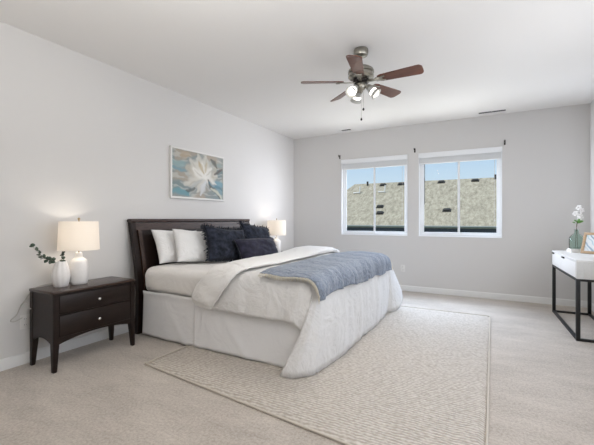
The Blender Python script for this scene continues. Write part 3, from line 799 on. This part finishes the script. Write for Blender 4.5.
# ================================================================== BED SKIRT
sk = empty('bed_skirt', (1.2, 3.5, 0)); tag(sk, 'white bed skirt hanging from under the mattress down to the floor', 'bed skirt')
so_ = Vector(sk.location)
def skirt_panel(name, pts, ztop, zbot, amp, seed, n=70, m=16):
    """pts: polyline on the floor; a hanging cloth panel"""
    P = [Vector((x, y, 0)) for x, y in pts]
    ln = [0]
    for a, b in zip(P, P[1:]): ln.append(ln[-1] + (b - a).length)
    rows = []
    for j in range(m + 1):
        t = j / m; row = []
        for i in range(n + 1):
            s = ln[-1] * i / n
            k = max(q for q in range(len(P) - 1) if ln[q] <= s + 1e-9)
            d = (P[k + 1] - P[k]).normalized(); p = P[k] + d * (s - ln[k]); nrm = Vector((d.y, -d.x, 0))
            w = amp * t * (nz((s * 3.1, seed, t * 0.6)) + 0.5 * nz((s * 8.0, seed + 9, t * 0.8)))
            w += amp * 0.7 * t * math.exp(-((s - 0.25 - 0.35 * t) / 0.05) ** 2)
            bulge = 0.014 * math.exp(-((t - 0.02) / 0.05) ** 2)
            zb = zbot + 0.008 * nz((s * 2.3, seed, 2)) 
            z = ztop + (zb - ztop) * t + (0.01 * nz((s * 3, seed, 8)) if j < 3 else 0)
            q = p + nrm * (w + bulge + 0.012 * t); q.z = z
            row.append(q - so_)
        rows.append(row)
    bm = nb(); grid(bm, rows)
    o = obj(name, bm, M['skirt'], sk, smooth=180)
    sm = o.modifiers.new('cloth', 'SOLIDIFY'); sm.thickness = 0.004; sm.offset = -1
    return o
skirt_panel('head_panel', [(0.255, 2.478), (1.04, 2.472)], 0.462, 0.018, 0.012, 1.5)
skirt_panel('side_panel', [(0.985, 2.445), (2.21, 2.445)], 0.462, 0.024, 0.016, 4.5, 100)
skirt_panel('foot_panel', [(2.205, 2.47), (2.205, 4.54)], 0.43, 0.02, 0.006, 7.5, 90)
skirt_panel('far_panel', [(2.21, 4.55), (0.24, 4.55)], 0.43, 0.02, 0.010, 9.5, 90)

# ================================================================== DUVET
dv = empty('duvet', (1.5, 3.5, 0.7)); tag(dv, 'white linen duvet spread over the bed, spilling to the floor at the foot', 'duvet')
do = Vector(dv.location)
ZT = 0.735
TX0, TX1, TY0, TY1 = 1.20, 2.13, 2.56, 4.44
def top_z(x, y):
    ed = min(1.0, min(y - 2.40, 4.60 - y) / 0.5, (2.26 - x) / 0.35 + 0.1)
    return ZT + 0.016 * ed + 0.008 * nz((x * 4.2, y * 3.1, 2.2)) + 0.007 * nz(((x + y) * 7, (x - y) * 3, 5.1))
NX, NY = 40, 70
def bez(a, b, c, d, t):
    s = 1 - t; return a * s ** 3 + b * 3 * s * s * t + c * 3 * s * t * t + d * t ** 3
# hem line: lists of (top x, top y, edge dir angle, hem point)
cols = []
def hem_interp(tab, s):
    for (s0, p0), (s1, p1) in zip(tab, tab[1:]):
        if s <= s1:
            t = (s - s0) / (s1 - s0); return Vector(p0).lerp(Vector(p1), t)
    return Vector(tab[-1][1])
near_tab = [(1.20, (1.10, 2.395, 0.415)), (1.45, (1.38, 2.39, 0.402)), (1.7, (1.66, 2.385, 0.392)), (1.95, (1.90, 2.385, 0.398)), (2.13, (2.045, 2.392, 0.395))]
for i in range(NX + 1):
    x = TX0 + (TX1 - TX0) * i / NX
    cols.append((Vector((x, TY0, 0)), Vector((0, -1, 0)), hem_interp(near_tab, x), i * 0.03, 1.0))
corner = [((2.11, 2.405, 0.335), -82, 1.0), ((2.20, 2.445, 0.23), -76, 1.0), ((2.17, 2.420, 0.125), -66, 1.05), ((2.02, 2.315, 0.045), -55, 1.1), ((1.995, 2.285, 0.022), -48, 1.15), ((2.04, 2.285, 0.020), -40, 1.15), ((2.11, 2.315, 0.020), -32, 1.1), ((2.18, 2.40, 0.020), -22, 1.08), ((2.215, 2.50, 0.020), -12, 1.03)]
cs = spline([c[0] for c in corner], 32); an = [c[1] for c in corner]
for k, p in enumerate(cs):
    u = k / 32 * (len(an) - 1); q = min(int(u), len(an) - 2); a = an[q] + (an[q + 1] - an[q]) * (u - q)
    cols.append((Vector((TX1, TY0, 0)), Vector((math.cos(R(a)), math.sin(R(a)), 0)), p, 1.4 + k * 0.02, 0.16 + 0.29 * abs(k / 16 - 1) ** 1.5))
for j in range(NY + 1):
    y = TY0 + (TY1 - TY0) * j / NY; t = j / NY
    cols.append((Vector((TX1, y, 0)), Vector((1, 0, 0)), Vector((2.225 + 0.035 * math.sin(PI * t) ** 0.5, 2.56 + (4.50 - 2.56) * t, 0.020 + 0.014 * max(0, nz((y * 2.5, 0, 3))))), 2.2 + j * 0.03, 1.0))
far = [((2.27, 4.53, 0.022), 10), ((2.30, 4.62, 0.022), 28), ((2.335, 4.74, 0.06), 42), ((2.345, 4.84, 0.17), 52), ((2.29, 4.85, 0.30), 66), ((2.16, 4.70, 0.36), 82)]
fs = spline([c[0] for c in far], 18)
for k, p in enumerate(fs):
    u = k / 18 * 5; q = min(int(u), 4); a = far[q][1] + (far[q + 1][1] - far[q][1]) * (u - q)
    cols.append((Vector((TX1, TY1, 0)), Vector((math.cos(R(a)), math.sin(R(a)), 0)), p, 4.5 + k * 0.02, 1.0))
for i in range(NX + 1):
    x = TX1 - (TX1 - TX0) * i / NX
    cols.append((Vector((x, TY1, 0)), Vector((0, 1, 0)), Vector((x - 0.03, 4.625, 0.36)), 5.2 + i * 0.03, 1.0))
NT = 22
rows = [[] for _ in range(NT + 1)]
for ci, (tp, dr, hm, s, wt) in enumerate(cols):
    ztp = top_z(tp.x, tp.y)
    P0 = Vector((tp.x, tp.y, ztp)); P3 = hm
    ex = P0 + dr * 0.155; ex.z = ztp + 0.012
    md = Vector((P0.x + dr.x * 0.16, P0.y + dr.y * 0.16, 0)).lerp(Vector((hm.x, hm.y, 0)), min(wt, 0.45)); md += dr * 0.008; md.z = hm.z + (ztp - hm.z) * 0.55
    for j in range(NT + 1):
        t = j / NT
        p = bez(P0, ex, md, P3, t)
        amp = 0.021 * t * (1.2 - 0.4 * t) * min(1, (ztp - hm.z) / 0.5 + 0.25)
        w = nz((s * 3.4, t * 1.3, 1.7)) + 0.7 * nz((s * 9.0, t * 2.0, 6.1)) + 0.3 * nz((s * 17, t * 5.0, 3.3))
        if j not in (0,): p = p + dr * amp * w
        if p.z < 0.02: p.z = 0.02
        rows[j].append(p - do)
bm = nb()
V = grid(bm, rows)
grid(bm, [[Vector((TX0 + (TX1 - TX0) * i / NX, TY0 + (TY1 - TY0) * j / NY, top_z(TX0 + (TX1 - TX0) * i / NX, TY0 + (TY1 - TY0) * j / NY))) - do for i in range(NX + 1)] for j in range(NY + 1)])
bmesh.ops.remove_doubles(bm, verts=bm.verts[:], dist=0.0008)
d_ = obj('duvet_cover', bm, M['duvet'], dv, smooth=180)
sm = d_.modifiers.new('loft', 'SOLIDIFY'); sm.thickness = 0.012; sm.offset = -1
# turned-back band at the head of the duvet: a soft flattened roll
path = [((1.15, 2.375, 0.425), 0.095, 0.020), ((1.165, 2.362, 0.48), 0.115, 0.032), ((1.22, 2.362, 0.56), 0.122, 0.036), ((1.30, 2.372, 0.66), 0.130, 0.038), ((1.375, 2.43, 0.745), 0.138, 0.038), ((1.40, 2.55, 0.772), 0.160, 0.034),
        ((1.39, 2.85, 0.776), 0.20, 0.030), ((1.37, 3.2, 0.778), 0.225, 0.030), ((1.355, 3.6, 0.780), 0.24, 0.032), ((1.345, 4.0, 0.790), 0.25, 0.040), ((1.34, 4.32, 0.788), 0.255, 0.042), ((1.33, 4.50, 0.765), 0.25, 0.042), ((1.32, 4.60, 0.69), 0.24, 0.04), ((1.30, 4.64, 0.55), 0.23, 0.036), ((1.29, 4.65, 0.38), 0.22, 0.03)]
PP = spline([p[0] for p in path], 110); WW = spline([(p[1], p[2], 0) for p in path], 110)
bm = nb(); rings = []
for i, p in enumerate(PP):
    t = (PP[min(i + 1, 110)] - PP[max(i - 1, 0)]).normalized()
    ax = Vector((1, 0, 0)); ax = (ax - t * ax.dot(t)).normalized(); nn = t.cross(ax)
    if nn.z < 0 and 2.5 < p.y < 4.5: nn = -nn
    ring = []
    for k in range(28):
        a = 2 * PI * k / 28; c, s_ = math.cos(a), math.sin(a)
        cx_ = math.copysign(abs(c) ** 0.95, c); sx_ = math.copysign(abs(s_) ** 0.95, s_)
        wv = 1 + 0.30 * nz((i * 0.09, c * 1.3, s_ * 1.3 + 3)) + 0.16 * nz((i * 0.3, c * 3, s_ * 3))
        ring.append(bm.verts.new(p + ax * cx_ * WW[i].x * (0.5 + 0.5 * wv) + nn * sx_ * WW[i].y * wv - do))
    rings.append(ring)
for i in range(110):
    for k in range(28): bm.faces.new((rings[i][k], rings[i][(k + 1) % 28], rings[i + 1][(k + 1) % 28], rings[i + 1][k]))
bm.faces.new(rings[0][::-1]); bm.faces.new(rings[-1])
f_ = obj('turned_back_edge', bm, M['fold'], dv, smooth=180)

# ================================================================== THROW
th = empty('throw_blanket', (2.0, 3.4, 0.75)); tag(th, 'slate blue throw with cream fringe laid across the foot of the bed', 'blanket')
to = Vector(th.location)
def throw_pt(p, q):
    """p: 0 at head-side edge .. 1 hanging edge; q: 0 near end .. 1 far end"""
    y = 2.405 + (4.445 - 2.405) * q
    x0 = 1.735 - 0.02 * q + 0.10 * ss(0.75, 1.0, q) * 0.6
    L1 = 2.155 - x0; r = 0.105; L2 = r * PI / 2; L3 = 0.048 + 0.055 * ss(0.0, 0.7, q) + 0.012 * math.sin(q * 17) + 0.012 * nz((q * 6, 1, 1))
    s = p * (L1 + L2 + L3)
    zt = 0.769 + 0.006 * math.sin(PI * q)
    if s < L1: x, z = x0 + s, zt
    elif s < L1 + L2:
        a = (s - L1) / r; x, z = 2.155 + r * math.sin(a), zt - r * (1 - math.cos(a))
    else: x, z = 2.155 + r, zt - r - (s - L1 - L2)
    x += 0.012 * ss(0.5, 1, p) * nz((q * 14, p * 1.5, 4)) + 0.034 * ss(0.5, 1.0, p) * abs(math.sin(q * 27 + 3 * nz((q * 9, 0, 0)))) ** 1.6 * (0.45 + 0.8 * max(0, nz((q * 5, 3, 3)) + 0.4))
    e_ = max(0, (2.60 - y) / 0.195); z -= 0.038 * e_ ** 2 * (0.55 + 0.6 * p)
    e2 = max(0, (y - 4.36) / 0.115); z -= 0.03 * e2 ** 2
    z += 0.006 * max(0, nz((x * 9, y * 4, 8))) + 0.005 * math.sin(y * 21 + x * 9) * ss(0.0, 0.3, p) + 0.008 * max(0, nz((x * 5, y * 2.2, 4.4)))
    return Vector((x, y, z))
bm = nb(); grid(bm, [[throw_pt(i / 40, j / 120) - to for i in range(41)] for j in range(121)])
t_ = obj('throw_cloth', bm, M['throw'], th, smooth=180)
sm = t_.modifiers.new('cloth', 'SOLIDIFY'); sm.thickness = 0.007; sm.offset = 1
def fringe_end(q, dy):
    rnd = random.Random(int(q * 10) + 2); bm = nb()
    for k in range(84):
        p = throw_pt((k + 0.5) / 84 * 0.995, q)
        dz = -0.018 - 0.010 * rnd.random(); sx = rnd.uniform(-0.012, 0.012)
        out = Vector((0.012 * ss(0.7, 1, k / 84), 0, 0))
        a = p + Vector((0, 0, 0.006)); b = p + Vector((sx * 0.4, dy * 0.016, -0.002)) + out; c = p + Vector((sx, dy * 0.024, dz)) + out
        tube(bm, [a - to, b - to, c - to], [0.0018, 0.0022, 0.0012], 5)
    o = obj('fringe', bm, M['fringe'], th, smooth=180); o['label'] = 'cream tasselled fringe'
fringe_end(0.0, -1); fringe_end(1.0, 1)

# ================================================================== PILLOWS
def pillow_mesh(w, h, t, seed, pinch=0.07, n=36, wr=0.010, slump=0.0):
    bm = nb()
    def P(u, v, side):
        su = 1 - pinch * (1 - v * v); sv = 1 - pinch * (1 - u * u)
        x = w / 2 * u * su; z = h / 2 * v * sv
        m = max(0.0, (1 - u ** 4) * (1 - v ** 4)) ** 0.55
        m *= 1 - slump * 0.5 * v
        y = side * t / 2 * m
        y += side * m * wr * (nz((u * 2.6 + seed, v * 2.6, side)) + 0.5 * nz((u * 6 + seed, v * 5, side + 4)))
        # corner creases
        cr_ = math.exp(-((abs(u) - abs(v)) / 0.12) ** 2) * ss(0.45, 0.9, abs(u)); y -= side * 0.010 * cr_ * m
        z += 0.012 * nz((u * 1.3 + seed, v * 1.3, 11))
        return Vector((x, y, z + h / 2))
    for side in (-1, 1):
        grid(bm, [[P(-1 + 2 * i / n, -1 + 2 * j / n, side) for i in range(n + 1)] for j in range(n + 1)])
    bmesh.ops.remove_doubles(bm, verts=bm.verts[:], dist=0.0006)
    return bm, P
def pillow(name, loc, rot, w, h, t, m, label, group, seed, fringe=None, fl=0.035, **kw):
    e = empty(name, loc); e.rotation_euler = rot; tag(e, label, 'pillow', group)
    bm, P = pillow_mesh(w, h, t, seed, **kw)
    obj('cushion', bm, m, e, smooth=180)
    if fringe is not None:
        rnd = random.Random(int(seed * 10)); bm = nb()
        loop = []
        N = 64
        for (fx, fy) in [(lambda s: s, lambda s: -1), (lambda s: 1, lambda s: s), (lambda s: -s, lambda s: 1), (lambda s: -1, lambda s: -s)]:
            for k in range(N): loop.append((fx(-1 + 2 * k / N), fy(-1 + 2 * k / N)))
        for (u, v) in loop:
            p = P(u, v, 1); d = Vector((u if abs(u) > 0.98 else 0, 0, v if abs(v) > 0.98 else 0)).normalized()
            d = d + Vector((rnd.uniform(-0.5, 0.5), rnd.uniform(-0.7, 0.5), rnd.uniform(-0.5, 0.3)))
            L = fl * rnd.uniform(0.7, 1.3)
            q0 = p - d * 0.006; q1 = p + d * L * 0.5 + Vector((0, 0, -0.003)); q2 = p + d * L + Vector((0, 0, -0.010))
            if q2.z < 0.003: q2.z = 0.003
            if q1.z < 0.003: q1.z = 0.003
            tube(bm, [q0, q1, q2], [0.0040, 0.0052, 0.0026], 5)
        obj('fringe', bm, fringe, e, smooth=180)
    return e
g1 = 'white bed pillows'; g2 = 'navy fringed cushions'
pillow('white_pillow', (0.355, 2.925, 0.706), (R(-27), R(3), R(84)), 0.62, 0.405, 0.14, M['cotton'], 'white pillow leaning on the headboard, first from the near nightstand', g1, 1.1)
pillow('white_pillow', (0.535, 3.01, 0.708), (R(-25), R(6), R(78)), 0.60, 0.385, 0.14, M['cotton'], 'white pillow beside the navy cushions, in front of another white pillow', g1, 2.3, pinch=0.05)
pillow('navy_cushion', (0.765, 3.225, 0.706), (R(-23), R(6), R(76)), 0.58, 0.42, 0.16, M['navy'], 'larger square navy cushion with fringed edges touching the white pillows', g2, 3.7, M['navy_fringe'], pinch=0.11)
pillow('navy_cushion', (0.60, 4.08, 0.722), (R(-24), R(9), R(84)), 0.59, 0.42, 0.17, M['navy'], 'square navy cushion with fringe standing farthest from the near nightstand', g2, 4.9, M['navy_fringe'], pinch=0.11)
pillow('lumbar_cushion', (0.965, 3.585, 0.700), (R(-28), R(1), R(84)), 0.70, 0.285, 0.15, M['navy_velvet'], 'low oblong purplish navy lumbar cushion lying in front of the square ones', None, 5.5, M['navy_fringe'], fl=0.018, pinch=0.05)

# ================================================================== CEILING FAN
FC = Vector((2.331, 3.163, ZC))
fan = empty('ceiling_fan', FC); tag(fan, 'brushed nickel ceiling fan with five wood blades and lit glass shades', 'ceiling fan')
A0 = R(28.54)
bm = nb(); lathe(bm, [(0.0, 0.0), (0.062, 0.0), (0.066, -0.008), (0.066, -0.045), (0.058, -0.060), (0.03, -0.070), (0.0, -0.070)], 36); obj('canopy', bm, M['nickel'], fan, smooth=40)
bm = nb(); tube(bm, [(0, 0, -0.06), (0, 0, -0.175)], 0.013, 16); obj('downrod', bm, M['nickel'], fan, smooth=60)
bm = nb(); lathe(bm, [(0.0, -0.160), (0.05, -0.160), (0.085, -0.170), (0.110, -0.188), (0.118, -0.206), (0.118, -0.216), (0.106, -0.222), (0.106, -0.238), (0.116, -0.244), (0.116, -0.256), (0.100, -0.268), (0.075, -0.276), (0.0, -0.276)], 48)
obj('motor_housing', bm, M['nickel'], fan, smooth=30)
bm = nb(); lathe(bm, [(0.0, -0.276), (0.07, -0.276), (0.074, -0.300), (0.05, -0.312), (0.0, -0.312)], 36); obj('flywheel', bm, M['bronze'], fan, smooth=30)
ZBL = -0.297
for k, (az, pitch) in enumerate(((-32, -13), (39, -13), (110, -21), (178, -14), (254, -13))):
    th_ = R(az) + A0
    base = Matrix.Rotation(th_, 4, 'Z') @ Matrix.Translation((0, 0, ZBL)) @ Matrix.Rotation(R(pitch), 4, 'X')
    bm = nb()
    n = 22; top = []; bot = []
    out = []
    r0, r1 = 0.160, 0.545
    for i in range(n + 1):
        t = i / n; x = r0 + (r1 - r0) * t
        w = 0.046 + (0.066 - 0.046) * t
        c = 0.028
        if r1 - x < c: w *= math.sqrt(max(0.0, 1 - ((c - (r1 - x)) / c) ** 2 * 0.55)) 
        if x - r0 < 0.03: w *= 0.75 + 0.25 * (x - r0) / 0.03
        out.append((x, w))
    outline = [(x, -w) for x, w in out] + [(r1 + 0.004, -0.03), (r1 + 0.004, 0.03)] + [(x, w) for x, w in reversed(out)]
    prism(bm, outline, 'z', -0.004, 0.004)
    for v in bm.verts: v.co = base @ v.co
    bl = obj('blade', bm, M['blade'], fan, smooth=25); bl['label'] = 'reddish brown wood blade'
    bm = nb()
    box(bm, (0.055, -0.016, -0.012), (0.15, 0.016, -0.004), 0.003); box(bm, (0.14, -0.03, -0.011), (0.20, 0.03, -0.005), 0.003)
    tube(bm, [(0.19, -0.022, -0.008), (0.225, -0.03, -0.008)], 0.007, 8); tube(bm, [(0.19, 0.022, -0.008), (0.225, 0.03, -0.008)], 0.007, 8)
    for v in bm.verts: v.co = base @ v.co
    obj('blade_arm', bm, M['nickel'], bl)
kit = nb(); lathe(kit, [(0.0, -0.310), (0.042, -0.310), (0.046, -0.325), (0.046, -0.350), (0.034, -0.368), (0.020, -0.378), (0.016, -0.392), (0.008, -0.402), (0.0, -0.404)], 32)
kit = obj('light_kit', kit, M['nickel'], fan, smooth=40)
for a in (220, 340, 100):
    d = R(a) + A0; dr = Vector((math.cos(d), math.sin(d), 0))
    p0 = dr * 0.03 + Vector((0, 0, -0.335)); p1 = dr * 0.062 + Vector((0, 0, -0.352))
    axis = (dr * 0.75 + Vector((0, 0, -0.72))).normalized()
    q = axis.to_track_quat('Z', 'Y').to_matrix().to_4x4()
    mt = Matrix.Translation(p1) @ q
    bm = nb(); tube(bm, [p0, p1, p1 + axis * 0.012], 0.010, 10); lathe(bm, [(0.0, 0.0), (0.022, 0.0), (0.024, 0.02), (0.018, 0.026), (0, 0.026)], 20, mtx=mt); fit = obj('lamp_holder', bm, M['nickel'], kit, smooth=40)
    bm = nb(); lathe(bm, [(0.022, 0.012), (0.029, 0.03), (0.034, 0.055), (0.040, 0.080), (0.050, 0.102), (0.0535, 0.110), (0.0515, 0.111), (0.048, 0.102), (0.038, 0.080), (0.032, 0.055), (0.027, 0.03), (0.022, 0.012)], 32, mtx=mt, cap=False)
    sh = obj('glass_shade', bm, M['frosted'], fan, smooth=60); sh['label'] = 'frosted glass bell shade'
    bm = nb(); sphere(bm, (0, 0, 0), 0.040, (1, 1, 1.1), 20, 12)
    for v in bm.verts: v.co = mt @ (v.co + Vector((0, 0, 0.078)))
    obj('bulb', bm, M['bulb'], sh, smooth=180)
    light('fan_bulb_light', 'SPOT', FC + p1 + axis * 0.128, axis.to_track_quat('-Z', 'Y').to_euler(), FAN_WATT / 3, (1.0, 0.94, 0.86), shadow_soft_size=0.04, spot_size=R(150), spot_blend=0.5)
for (x, y, zl) in ((0.018, 0.016, -0.545), (0.006, -0.008, -0.640)):
    bm = nb(); tube(bm, [(x * 0.8, y * 0.8, -0.36), (x, y, -0.42), (x, y, zl)], 0.0012, 5); pc = obj('pull_chain', bm, M['nickel'], fan, smooth=180)
    bm = nb(); lathe(bm, [(0.0, 0.012), (0.006, 0.010), (0.0095, 0), (0.008, -0.010), (0.0, -0.014)], 14, (x, y, zl)); obj('chain_fob', bm, M['bronze'], pc, smooth=180)

# ================================================================== CONSOLE TABLE
# local: x = across (0 at the front face, + toward the right wall), y along the length, rotated slightly
con = empty('console_table', (4.105, 4.385, 0), R(2.0)); tag(con, 'narrow whitewashed console table on black metal legs by the right wall', 'console table')
CL, CDp, ZA, ZB = 1.25, 0.395, 0.606, 0.790
bm = nb(); box(bm, (0, 0, ZB - 0.018), (CDp, CL, ZB), 0.002); obj('table_top', bm, M['console'], con)
bm = nb(); box(bm, (0.004, 0.0, ZA), (CDp, 0.018, ZB - 0.018), 0.001); box(bm, (0.004, -0.003, ZA), (0.06, 0.0, ZB - 0.018), 0.001); obj('end_panel', bm, M['console_shaded'], con)
bm = nb(); box(bm, (0.004, CL - 0.018, ZA), (CDp, CL, ZB - 0.018), 0.001); obj('end_panel', bm, M['console_shaded'], con)
bm = nb(); box(bm, (CDp - 0.016, 0.018, ZA), (CDp, CL - 0.018, ZB - 0.018)); obj('back_panel', bm, M['console'], con)
bm = nb(); box(bm, (0.01, 0.018, ZA), (CDp - 0.016, CL - 0.018, ZA + 0.012)); obj('bottom_panel', bm, M['console'], con)
for (y0, y1, hy) in ((0.02, 0.685, 0.565), (0.692, CL - 0.02, 1.14)):
    bm = nb(); box(bm, (-0.001, y0, ZA + 0.006), (0.022, y1, ZB - 0.022), 0.002); box(bm, (0.022, y0 + 0.02, ZA + 0.02), (0.30, y1 - 0.02, ZB - 0.05)); d = obj('drawer', bm, M['console'], con)
    bm = nb(); box(bm, (-0.016, hy - 0.05, ZB - 0.036), (-0.001, hy + 0.05, ZB - 0.020), 0.002); h_ = obj('handle', bm, M['bronze'], d); h_['label'] = 'dark metal edge pull'
W_ = 0.034
for (x, y) in ((0, 0), (CDp - W_, 0), (0, CL - W_), (CDp - W_, CL - W_)):
    bm = nb(); box(bm, (x, y, 0), (x + W_, y + W_, ZA), 0.002); obj('leg', bm, M['black_metal'], con)
for z in (0.0, ZA - 0.024):
    for x in (0.002, CDp - W_ + 0.002):
        bm = nb(); box(bm, (x, W_, z), (x + W_ - 0.004, CL - W_, z + 0.024), 0.002); obj('rail', bm, M['black_metal'], con)
    for y in (0.002, CL - W_ + 0.002):
        bm = nb(); box(bm, (W_, y, z), (CDp - W_, y + W_ - 0.004, z + 0.024), 0.002); obj('rail', bm, M['black_metal'], con)

# books under the vase
def book(loc, rz, w, d, h, label):
    b = empty('book', loc, rz); tag(b, label, 'book', 'white books under the glass vase')
    bm = nb()
    box(bm, (-w / 2, -d / 2, 0), (w / 2, d / 2, 0.002)); box(bm, (-w / 2, -d / 2, h - 0.002), (w / 2, d / 2, h)); box(bm, (-w / 2, -d / 2, 0.002), (-w / 2 + 0.003, d / 2, h - 0.002))
    obj('cover', bm, M['petal'], b, smooth=0)
    bm = nb(); box(bm, (-w / 2 + 0.003, -d / 2 + 0.003, 0.002), (w / 2 - 0.004, d / 2 - 0.003, h - 0.002)); obj('page_block', bm, M['paper'], b, smooth=0)
book((4.285, 5.44, ZB), R(4), 0.165, 0.22, 0.022, 'white book lying flat on the console table, lower of two')
book((4.285, 5.44, ZB + 0.022), R(1), 0.155, 0.21, 0.018, 'white book directly beneath the green glass vase')

VZ = ZB + 0.040
gv = empty('glass_vase', (4.283, 5.45, VZ)); tag(gv, 'green glass jug vase standing on books on the console table', 'vase')
bm = nb()
lathe(bm, [(0.0, 0.0), (0.066, 0.0), (0.073, 0.008), (0.075, 0.03), (0.075, 0.115), (0.070, 0.140), (0.054, 0.162), (0.032, 0.178), (0.022, 0.192), (0.021, 0.222), (0.025, 0.228), (0.025, 0.234),
           (0.020, 0.234), (0.0175, 0.222), (0.018, 0.192), (0.030, 0.174), (0.052, 0.157), (0.067, 0.138), (0.0715, 0.115), (0.0715, 0.03), (0.068, 0.01), (0.0, 0.006)], 48)
obj('vase_body', bm, M['green_glass'], gv, smooth=50)
# flower stems
def flower_stem(pts, blooms, leaves, label, seed):
    rnd = random.Random(seed); o = Vector(pts[0]); f = empty('flower_stem', o); tag(f, label, 'flower', 'white flower stems in the green vase')
    P = [p - o for p in spline(pts, 30)]
    bm = nb(); tube(bm, P, 0.0022, 6); obj('stem', bm, M['stem'], f, smooth=180)
    for (i, off) in blooms:
        c = P[i] + Vector(off); bm = nb()
        fd = Vector((-0.5, -0.75, 0.25)).normalized()
        for k in range(5):
            a = 2 * PI * k / 5 + seed
            s1 = fd.cross(Vector((0, 0, 1))).normalized(); s2 = s1.cross(fd)
            d = s1 * math.cos(a) + s2 * math.sin(a) + fd * 0.35
            leaf_mesh(bm, c, d, fd, 0.036, 0.017)
        for k in range(4):
            a = 2 * PI * k / 4 + seed + 0.5
            d = s1 * math.cos(a) + s2 * math.sin(a) + fd * 1.2
            leaf_mesh(bm, c, d, fd, 0.024, 0.011)
        if Vector(off).length > 0.01: tube(bm, [P[i], c], 0.0015, 5)
        b = obj('bloom', bm, M['petal'], f, smooth=180); s = b.modifiers.new('thick', 'SOLIDIFY'); s.thickness = 0.0012
    for (i, d, L) in leaves:
        bm = nb(); leaf_mesh(bm, P[i], d, (-0.4, -0.6, 0.6), L, L * 0.3)
        b = obj('leaf', bm, M['fresh_leaf'], f, smooth=180); s = b.modifiers.new('thick', 'SOLIDIFY'); s.thickness = 0.001
b0 = Vector((4.283, 5.45, VZ))
flower_stem([b0 + Vector((0.01, 0.005, 0.012)), b0 + Vector((0.004, 0.002, 0.20)), b0 + Vector((0.0, 0.0, 0.30)), b0 + Vector((0.022, 0.01, 0.40)), b0 + Vector((0.028, 0.01, 0.495))],
            [(30, (0, 0, 0)), (26, (0.028, 0, 0.015)), (22, (-0.028, -0.01, 0.03))], [(15, (-0.8, -0.6, 0.35), 0.06), (16, (0.9, 0.2, 0.3), 0.075), (17, (0.4, -0.6, 0.5), 0.055)], 'taller white flower stem in the green glass vase', 1)
flower_stem([b0 + Vector((-0.012, 0.0, 0.012)), b0 + Vector((-0.004, 0.0, 0.20)), b0 + Vector((0.004, -0.004, 0.29)), b0 + Vector((0.016, -0.008, 0.36)), b0 + Vector((0.035, -0.01, 0.395))],
            [(30, (0, 0, 0)), (25, (0.02, 0, 0.0))], [(17, (0.6, -0.8, 0.2), 0.06), (18, (-0.6, -0.3, 0.4), 0.05)], 'shorter white flower stem with low green leaves in the glass vase', 2)

# photo frame
pf = empty('photo_frame', (4.375, 5.215, ZB + 0.002)); pf.rotation_euler = (R(-20), 0, R(-36)); tag(pf, 'light oak frame with abstract blue print leaning back on the console table', 'picture frame')
fw_, fh_, bw = 0.21, 0.255, 0.030
bm = nb()
box(bm, (-fw_ / 2, -0.009, 0), (fw_ / 2, 0.009, bw), 0.003); box(bm, (-fw_ / 2, -0.009, fh_ - bw), (fw_ / 2, 0.009, fh_), 0.003)
box(bm, (-fw_ / 2, -0.009, bw), (-fw_ / 2 + bw, 0.009, fh_ - bw), 0.003); box(bm, (fw_ / 2 - bw, -0.009, bw), (fw_ / 2, 0.009, fh_ - bw), 0.003)
obj('frame_border', bm, M['oak'], pf)
def abstract(u, v):
    c = (0.72, 0.76, 0.78); k = u * 0.9 + v * 1.0 + 0.1 * nz((u * 4, v * 4, 1))
    for (a, w, cc) in ((0.55, 0.10, (0.22, 0.36, 0.48)), (0.95, 0.06, (0.40, 0.55, 0.64)), (1.25, 0.09, (0.16, 0.26, 0.36)), (0.3, 0.05, (0.5, 0.6, 0.66))):
        c = lerp(c, cc, 0.85 * ss(w, w * 0.5, abs(k - a)))
    return c
pp = painted_panel('print', fw_ - 2 * bw + 0.004, fh_ - 2 * bw + 0.004, 40, 50, abstract, pf); pp.location = (0, -0.003, bw - 0.002)
s = pp.modifiers.new('depth', 'SOLIDIFY'); s.thickness = 0.004; s.offset = -1
bm = nb(); prism(bm, [(-0.02, 0.19), (0.02, 0.19), (0.028, 0.0), (-0.028, 0.0)], 'y', 0.010, 0.014)
hm_ = Matrix.Translation((0, 0.010, 0.19)) @ Matrix.Rotation(R(32), 4, 'X') @ Matrix.Translation((0, -0.010, -0.19))
for v in bm.verts: v.co = hm_ @ v.co
obj('easel_back', bm, M['bronze'], pf)
